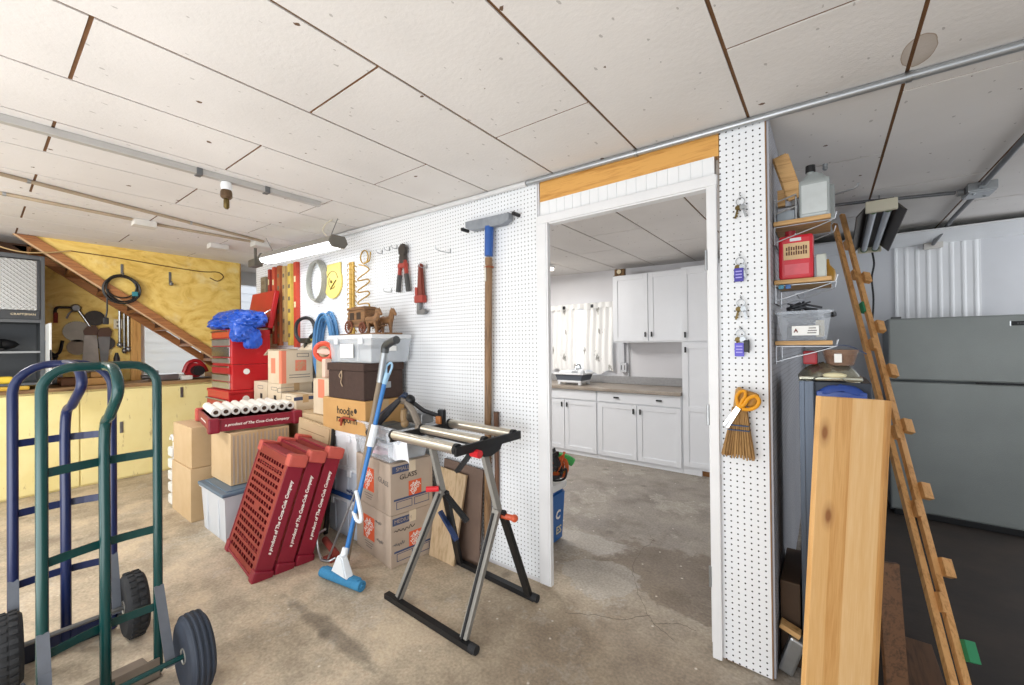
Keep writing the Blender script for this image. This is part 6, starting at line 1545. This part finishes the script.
# low clutter under the shelves and planks on the dark floor
b = MB(); b.bx(-.178, -.105, 2.14, 2.5, .005, .36, .006); tag(b.build('brown_panel', mat('dark brown panel', '#54402f', .7, 0, .3, 6)), 'dark brown board standing on edge between pegboard and locker', 'board')
pk = thing('metal_tray', 'pale metal and wood tool lying on the floor beside the narrow pegboard', 'tool', (-.14, 2.09, .004))
b = MB(); b.box((0, .0, .185), (.075, .05, .022), .003, None, (0, .35, 0)); b.build('wood_strip', SHW, pk)
b = MB(); b.box((.005, 0, .085), (.055, .07, .16), .01, None, (0, .3, 0)); b.build('steel_body', METAL, pk)
BRW = wood('brown stained plank', '#6b4a30', '#47301e', 'y', 14)
b = MB(); b.bx(.20, .355, 2.26, 2.62, .0045, .028, .002); tag(b.build('floor_plank', BRW), 'brown stained plank lying on the dark floor behind the pine boards', 'plank')
b = MB(); T = M4((.155, 2.06, .006), (.9, .4, 0), (-.02, .10, 1)); b.bx(0, .07, 0, .55, 0, .02, .002, T); tag(b.build('floor_plank', BRW), 'short dark plank standing just right of the pine boards', 'plank')
b = MB(); b.bx(.14, .24, 2.0, 2.12, .0045, .05, .003); tag(b.build('wood_block', SHW), 'pale wood block on the floor right of the pine boards', 'wood block')
# ------------------------------------------------------------------ hand trucks
def hand_truck(label, L, R, X, m, rad, wheels, tread, handle_x, straps, strut_m):
    """upright hand truck standing in the plane x = X; L,R are the y of its outer rails"""
    r = thing('hand_truck', label, 'hand truck', (X, (L + R) / 2, 0))
    cy = (L + R) / 2; H = 1.335; rr = rad
    cr_ = straps['corner']
    def cx(y): return X + (y - cy) * straps.get('skew', 0)
    hy = straps.get('hy', 0)
    path = [(cx(L), L, .02), (cx(L), L, H - cr_)] + [tuple(p) for p in arc((cx(L), L + cr_, H - cr_), cr_, PI, PI / 2, 6, (0, 1, 0))][1:] + \
           [(cx(R), R - cr_, H)] + [tuple(p) for p in arc((cx(R), R - cr_, H - cr_), cr_, PI / 2, 0, 6, (0, 1, 0))][1:] + [(cx(R), R, .02)]
    b = MB(); b.tube(path, rr, 12); b.build('outer_frame', m, r, world=True, smooth=True)
    hx = handle_x
    b = MB(); b.tube(smoothpath([(cx(cy), cy, .03), (cx(cy), cy, .6), (cx(cy), cy, 1.06), (cx(cy) + hx * .45, cy + hy * .5, 1.15), (cx(cy) + hx, cy + hy, 1.23), (cx(cy) + hx * 1.02, cy + hy, 1.285), (cx(cy) + hx * .7, cy + hy * .7, 1.325), (cx(cy) + hx * .25, cy + hy * .2, H), (cx(cy), cy, H)], 7), rr * 1.06, 12); b.build('handle', m, r, world=True, smooth=True)
    for z in straps['z']:
        b = MB(); pts = [(cx(L + (R - L) * k / 10) - .028 * math.sin(PI * k / 10), L + (R - L) * k / 10, z) for k in range(11)]
        b.bar(pts, .032, .006, (0, 0, 1)); b.build('cross_strap', m, r, world=True)
    wr = .148
    ax = X + wheels
    b = MB(); b.cyl((ax, L - .10, wr), (ax, R + .10, wr), .010, seg=10); b.build('axle', straps['axle'], r, world=True, smooth=True)
    for y in (L, R):
        b = MB(); b.bar([(cx(y) + .012, y, .39), (cx(y) + wheels * .5, y, .28), (ax - .005, y, wr - .02)], .032, .006, (0, 1, 0)); b.build('wheel_strut', strut_m, r, world=True)
    for y in (L - straps.get('offl', .075), R + straps.get('off', .075)):
        w = thing_part = MB()
        prof = [(.075, -.036), (.10, -.042), (.13, -.041), (.143, -.030), (.148, -.012), (.148, .012), (.143, .030), (.13, .041), (.10, .042), (.075, .036)]
        T = M4((ax, y, wr), (1, 0, 0), (0, 0, -1)) 
        w.lathe(prof, 40, T)
        if tread == 'knob':
            for k in range(26):
                for s, o_ in ((-1, 0), (1, .5)):
                    a = 2 * PI * (k + o_) / 26
                    w.box((0, 0, 0), (.010, .02, .024), .002, T @ Matrix.Rotation(a, 4, 'Z') @ TR(.1475, 0, s * .015))
        else:
            for z in (-.026, -.009, .009, .026): w.tube(arc((0, 0, z), .1475 if abs(z) < .02 else .1445, 0, 2 * PI, 40, (1, 0, 0), (0, 1, 0))[:-1], .0055, 6, T, True)
        t_ = w.build('wheel', RUBBER if tread == 'knob' else mat('blue black rubber', '#2c3442', .7, 0, .25, 18), r, world=True, smooth=True)
        h = MB(); h.lathe([(.0, -.012), (.03, -.04), (.03, .04), (.0, .012)], 16, T); h.lathe([(.03, -.006), (.05, -.026), (.078, -.03), (.078, .03), (.05, .026), (.03, .006)], 28, T)
        h.build('hub', mat('pale wheel hub', '#b8b6ae', .4, .5, .15, 9), t_, world=True, smooth=True)
    b = MB(); b.prism([(L - .01, 0), (R + .01, 0), (R - .02, .20), (L + .02, .20)], 0, .006, Matrix(((0, -1, 0, X - .0), (1, 0, 0, 0), (0, 0, 1, .004), (0, 0, 0, 1)))); b.bx(X - .006, X + .0, L, R, .004, .09, .002)
    b.build('toe_plate', straps['toe'], r, world=True)
    b = MB(); b.bar([(cx(L), L, .055), (cx(R), R, .055)], .05, .008, (0, 0, 1)); b.build('bottom_bar', m, r, world=True)
    return r
GRN = mat('dark green enamel', '#0f3f3e', .25, .1, .12, 9); BLU = mat('navy blue enamel', '#17244f', .28, .1, .2, 9); GSTR = mat('grey steel strut', '#70757e', .4, .5, .2, 9)
hand_truck('green hand truck standing nearest the camera at the left', .135, .465, -2.262, GRN, .0165, .17, 'rib', .17, {'hy': .012, 'corner': .085, 'z': (.955, .63, .30), 'toe': mat('worn toe plate', '#8a7d70', .6, .3, .3, 7), 'axle': GRN, 'skew': -.15}, GSTR)
hand_truck('navy blue hand truck standing behind the green one', .088, .402, -2.84, BLU, .0175, .12, 'knob', .20, {'hy': .03, 'corner': .125, 'z': (.985, .675, .36), 'toe': mat('blue black toe plate', '#33384a', .5, .3, .2, 7), 'axle': STEEL, 'skew': .08, 'off': .058, 'offl': .02}, GSTR)

# ------------------------------------------------------------------ ceiling: conduits, boxes, lamps
COND = mat('galvanised conduit', '#b4b8bc', .35, .7, .15, 8); CONDW = mat('white painted conduit', '#d9dadb', .5, 0, .1, 8)
def conduit(label, pts, r, m, cat='conduit', straps=()):
    o = thing('conduit', label, cat, pts[0])
    b = MB(); b.tube(pts, r, 12); b.build('pipe', m, o, world=True, smooth=True)
    for p in straps:
        b = MB(); b.tube([(p[0] - p[3] * .008, p[1] - p[4] * .008, p[2]), (p[0] + p[3] * .008, p[1] + p[4] * .008, p[2])], r * 1.22, 12); b.build('pipe_strap', METAL, o, world=True, smooth=True)
    return o
cp = lambda x, y, d: (x, y, ceil_z(x) - d)
conduit('long bare steel conduit along the ceiling above the doorway and shelves', [cp(-1.40, 1.982, .018), cp(1.7, 1.982, .018)], .0155, COND, straps=[cp(.235, 1.982, .018) + (1, 0), cp(-.74, 1.982, .018) + (1, 0)])
conduit('white painted pipe along the top of the long pegboard', [cp(-5.3, 1.975, .02), cp(-1.405, 1.98, .02)], .016, CONDW)
WW = mat('grey wireway', '#bdbbb8', .5, .3, .1, 9)
ww = thing('wireway', 'square grey wireway running along the ceiling over the bulb socket', 'wireway', cp(-2.78, 0, .03))
b = MB(); b.bx(-2.80, -2.762, -1.5, 1.44, ceil_z(-2.78) - .034, ceil_z(-2.78) - .001, .003); b.build('channel', WW, ww, world=True)
for y in (.75, 1.1):
    b = MB(); b.bx(-2.806, -2.756, y - .014, y + .014, ceil_z(-2.78) - .04, ceil_z(-2.78) - .001, .003); b.build('joint_clip', mat('dark clip', '#6a6c6e', .5, .3), ww, world=True)
sk = thing('lamp_socket', 'bare lamp socket with adapter hanging under the grey wireway', 'lamp socket', (-2.80, .89, 2.25))
z0 = ceil_z(-2.78) - .036
b = MB(); b.lathe([(.0, 0), (.026, 0), (.03, -.02), (.026, -.045), (.0, -.045)], 18, TR(-2.785, .885, z0)); b.build('porcelain', WHITE, sk, world=True, smooth=True)
b = MB(); b.lathe([(.0, -.045), (.026, -.045), (.03, -.06), (.03, -.085), (.022, -.095), (.0, -.095)], 18, TR(-2.785, .885, z0)); b.build('adapter', mat('bronze shell', '#6b5540', .4, .5, .2, 20), sk, world=True, smooth=True)
b = MB(); b.lathe([(.0, -.095), (.013, -.095), (.015, -.11), (.015, -.145), (.008, -.155), (.0, -.155)], 14, TR(-2.785, .885, z0)); b.build('plug_end', BRASSY, sk, world=True, smooth=True)
TANC = mat('tan painted conduit', '#b5a48c', .5, .2, .15, 9)
conduit('tan conduit running along the ceiling towards the fluorescent fixture', [cp(-3.22, -1.5, .012), cp(-4.32, 1.68, .012)], .012, TANC, straps=[cp(-3.802, .18, .012) + (-.3, .95), cp(-4.103, 1.05, .012) + (-.3, .95)])
conduit('tan conduit ending at the round junction near the yellow plywood', [cp(-4.27, -1.5, .012), cp(-4.27, .1, .012), cp(-4.36, .74, .012)], .012, TANC, straps=[cp(-4.27, .1, .012) + (0, 1)])
conduit('tan conduit from the white junction box to the lamp corner', [cp(-4.40, .9, .012), cp(-4.42, 1.6, .012)], .012, TANC)
WBX = mat('white ceiling box', '#d5d2cc', .5, 0, .08, 9)
for (x, y, sx, sy, lab) in ((-4.40, .82, .10, .14, 'white junction box between two tan conduits on the ceiling'), (-4.90, 1.48, .11, .16, 'white junction box on the ceiling near the plywood corner'), (-4.44, 1.70, .12, .14, 'ceiling box above the left end of the fluorescent fixture')):
    b = MB(); z = ceil_z(x); b.bx(x - sx / 2, x + sx / 2, y - sy / 2, y + sy / 2, z - .045, z - .001, .005); b.bx(x - sx / 2 - .004, x + sx / 2 + .004, y - sy / 2 - .004, y + sy / 2 + .004, z - .05, z - .044, .002)
    tag(b.build('junction_box', WBX), lab, 'junction box', 'junction boxes on the workshop ceiling')
b = MB(); b.cyl((-4.62, 1.72, 2.435), (-4.62, 1.72, 2.30), .014, seg=8); b.box((-4.62, 1.72, 2.26), (.16, .08, .07), .006)
tag(b.build('hanging_outlet', mat('dark steel box', '#6d6a62', .5, .4, .2, 9)), 'grey outlet box on a stem left of the fluorescent fixture', 'outlet')
# fluorescent fixture
fl = thing('fluorescent_fixture', 'lit wrap-around fluorescent fixture hung by wires over the boxes', 'light fixture', (-3.7, 1.70, 2.19))
fa, fb_ = V((-4.22, 1.665, 2.235)), V((-3.10, 1.755, 2.235)); d = (fb_ - fa).normalized(); sdir = V((-d.y, d.x, 0)); L = (fb_ - fa).length
T = Matrix(((d.x, sdir.x, 0, fa.x), (d.y, sdir.y, 0, fa.y), (0, 0, 1, fa.z), (0, 0, 0, 1)))
b = MB(); b.sweep([(0, 0, 0), (L, 0, 0)], [(0.0, -.075), (.05, -.05), (.05, .05), (0.0, .075)], T, up=(0, 0, 1)); b.build('housing', mat('grey lamp housing', '#9a968e', .5, .2, .1, 9), fl, world=True)
b = MB(); b.sweep([(.012, 0, 0), (L - .012, 0, 0)], [(-.001, -.07), (-.03, -.055), (-.042, 0), (-.03, .055), (-.001, .07)], T, up=(0, 0, 1)); b.build('diffuser', emit('lamp diffuser', '#f4f8ff', 3.2), fl, world=True)
for z in (0, L):
    b = MB(); b.sweep([(z - .012, 0, 0), (z + .012, 0, 0)], [(-.04, -.05), (-.04, .05), (.0, .082), (.055, .055), (.055, -.055), (.0, -.082)], T, up=(0, 0, 1)); b.build('end_cap', mat('dark grey end cap', '#6b675f', .5, .2), fl, world=True)
for f, dx in ((.12, -.12), (.9, .16)):
    p = fa.lerp(fb_, f) + V((0, 0, .05)); b = MB(); x1 = p.x + dx; b.tube([p, (x1, p.y - .02, ceil_z(x1))], .003, 6); b.build('hanging_wire', STEEL, fl, world=True)
b = MB(); p = fa.lerp(fb_, .9); b.tube(smoothpath([p + V((0, 0, .05)), p + V((-.05, -.03, .11)), p + V((.03, -.05, .15)), p + V((.10, -.03, .18))], 5), .005, 6); b.build('lamp_cord', mat('ivory cord', '#c9c0ac', .6), fl, world=True, smooth=True)
area('fluorescent_light', (-3.66, 1.70, 2.175), (-3.66, 1.60, 0), 1.1, .12, 3, (.95, .98, 1.0))
# storage room ceiling: junction box and conduits
jb = thing('junction_box', 'galvanised junction box on the storage room ceiling where three conduits meet', 'junction box', (.73, 3.66, 2.28))
b = MB(); b.bx(.67, .79, 3.58, 3.74, 2.278, 2.328, .004); b.build('box', METAL, jb, world=True)
b = MB(); b.bx(.675, .785, 3.585, 3.735, 2.270, 2.2785, .002); b.cyl((.70, 3.62, 2.27), (.70, 3.62, 2.264), .008); b.cyl((.76, 3.70, 2.27), (.76, 3.70, 2.264), .008); b.build('cover_plate', COND, jb, world=True)
for p in ((.73, 3.575), (.665, 3.66), (.735, 3.745)):
    b = MB(); b.cyl((p[0], p[1], 2.30), (p[0] + (.73 - p[0]) * -.4, p[1] + (3.66 - p[1]) * -.4, 2.30), .019, seg=10); b.build('connector', METAL, jb, world=True)
DC = mat('dull conduit', '#77797c', .45, .5, .15, 9)
conduit('conduit running from the ceiling junction box towards the shop door', [(.727, 3.54, 2.305), (.715, 2.9, 2.308), (.70, 1.2, 2.308)], .013, DC)
conduit('conduit running from the ceiling junction box to the small white wall box', [(.735, 3.78, 2.302), (.742, 4.4, 2.30), (.743, 5.12, 2.245)], .013, DC)
conduit('conduit running from the ceiling junction box to the left over the shelves', [(.63, 3.655, 2.305), (.2, 3.55, 2.318), (-.15, 3.50, 2.325)], .011, DC)
b = MB(); b.bx(.69, .80, 5.11, 5.19, 2.215, 2.26, .005); b.bx(.685, .805, 5.105, 5.112, 2.21, 2.262, .002)
tag(b.build('wall_box', WBX), 'small white box at the top of the storage room wall', 'junction box')
b = MB(); b.cyl((.0, 2.75, ceil_z(0)), (.0, 2.75, ceil_z(0) - .02), .012, .009, 12); b.ball((0, 2.75, ceil_z(0) - .022), .012)
tag(b.build('ceiling_hook', METAL, smooth=True), 'small round metal hook plate on the storage room ceiling above the jug', 'hook')
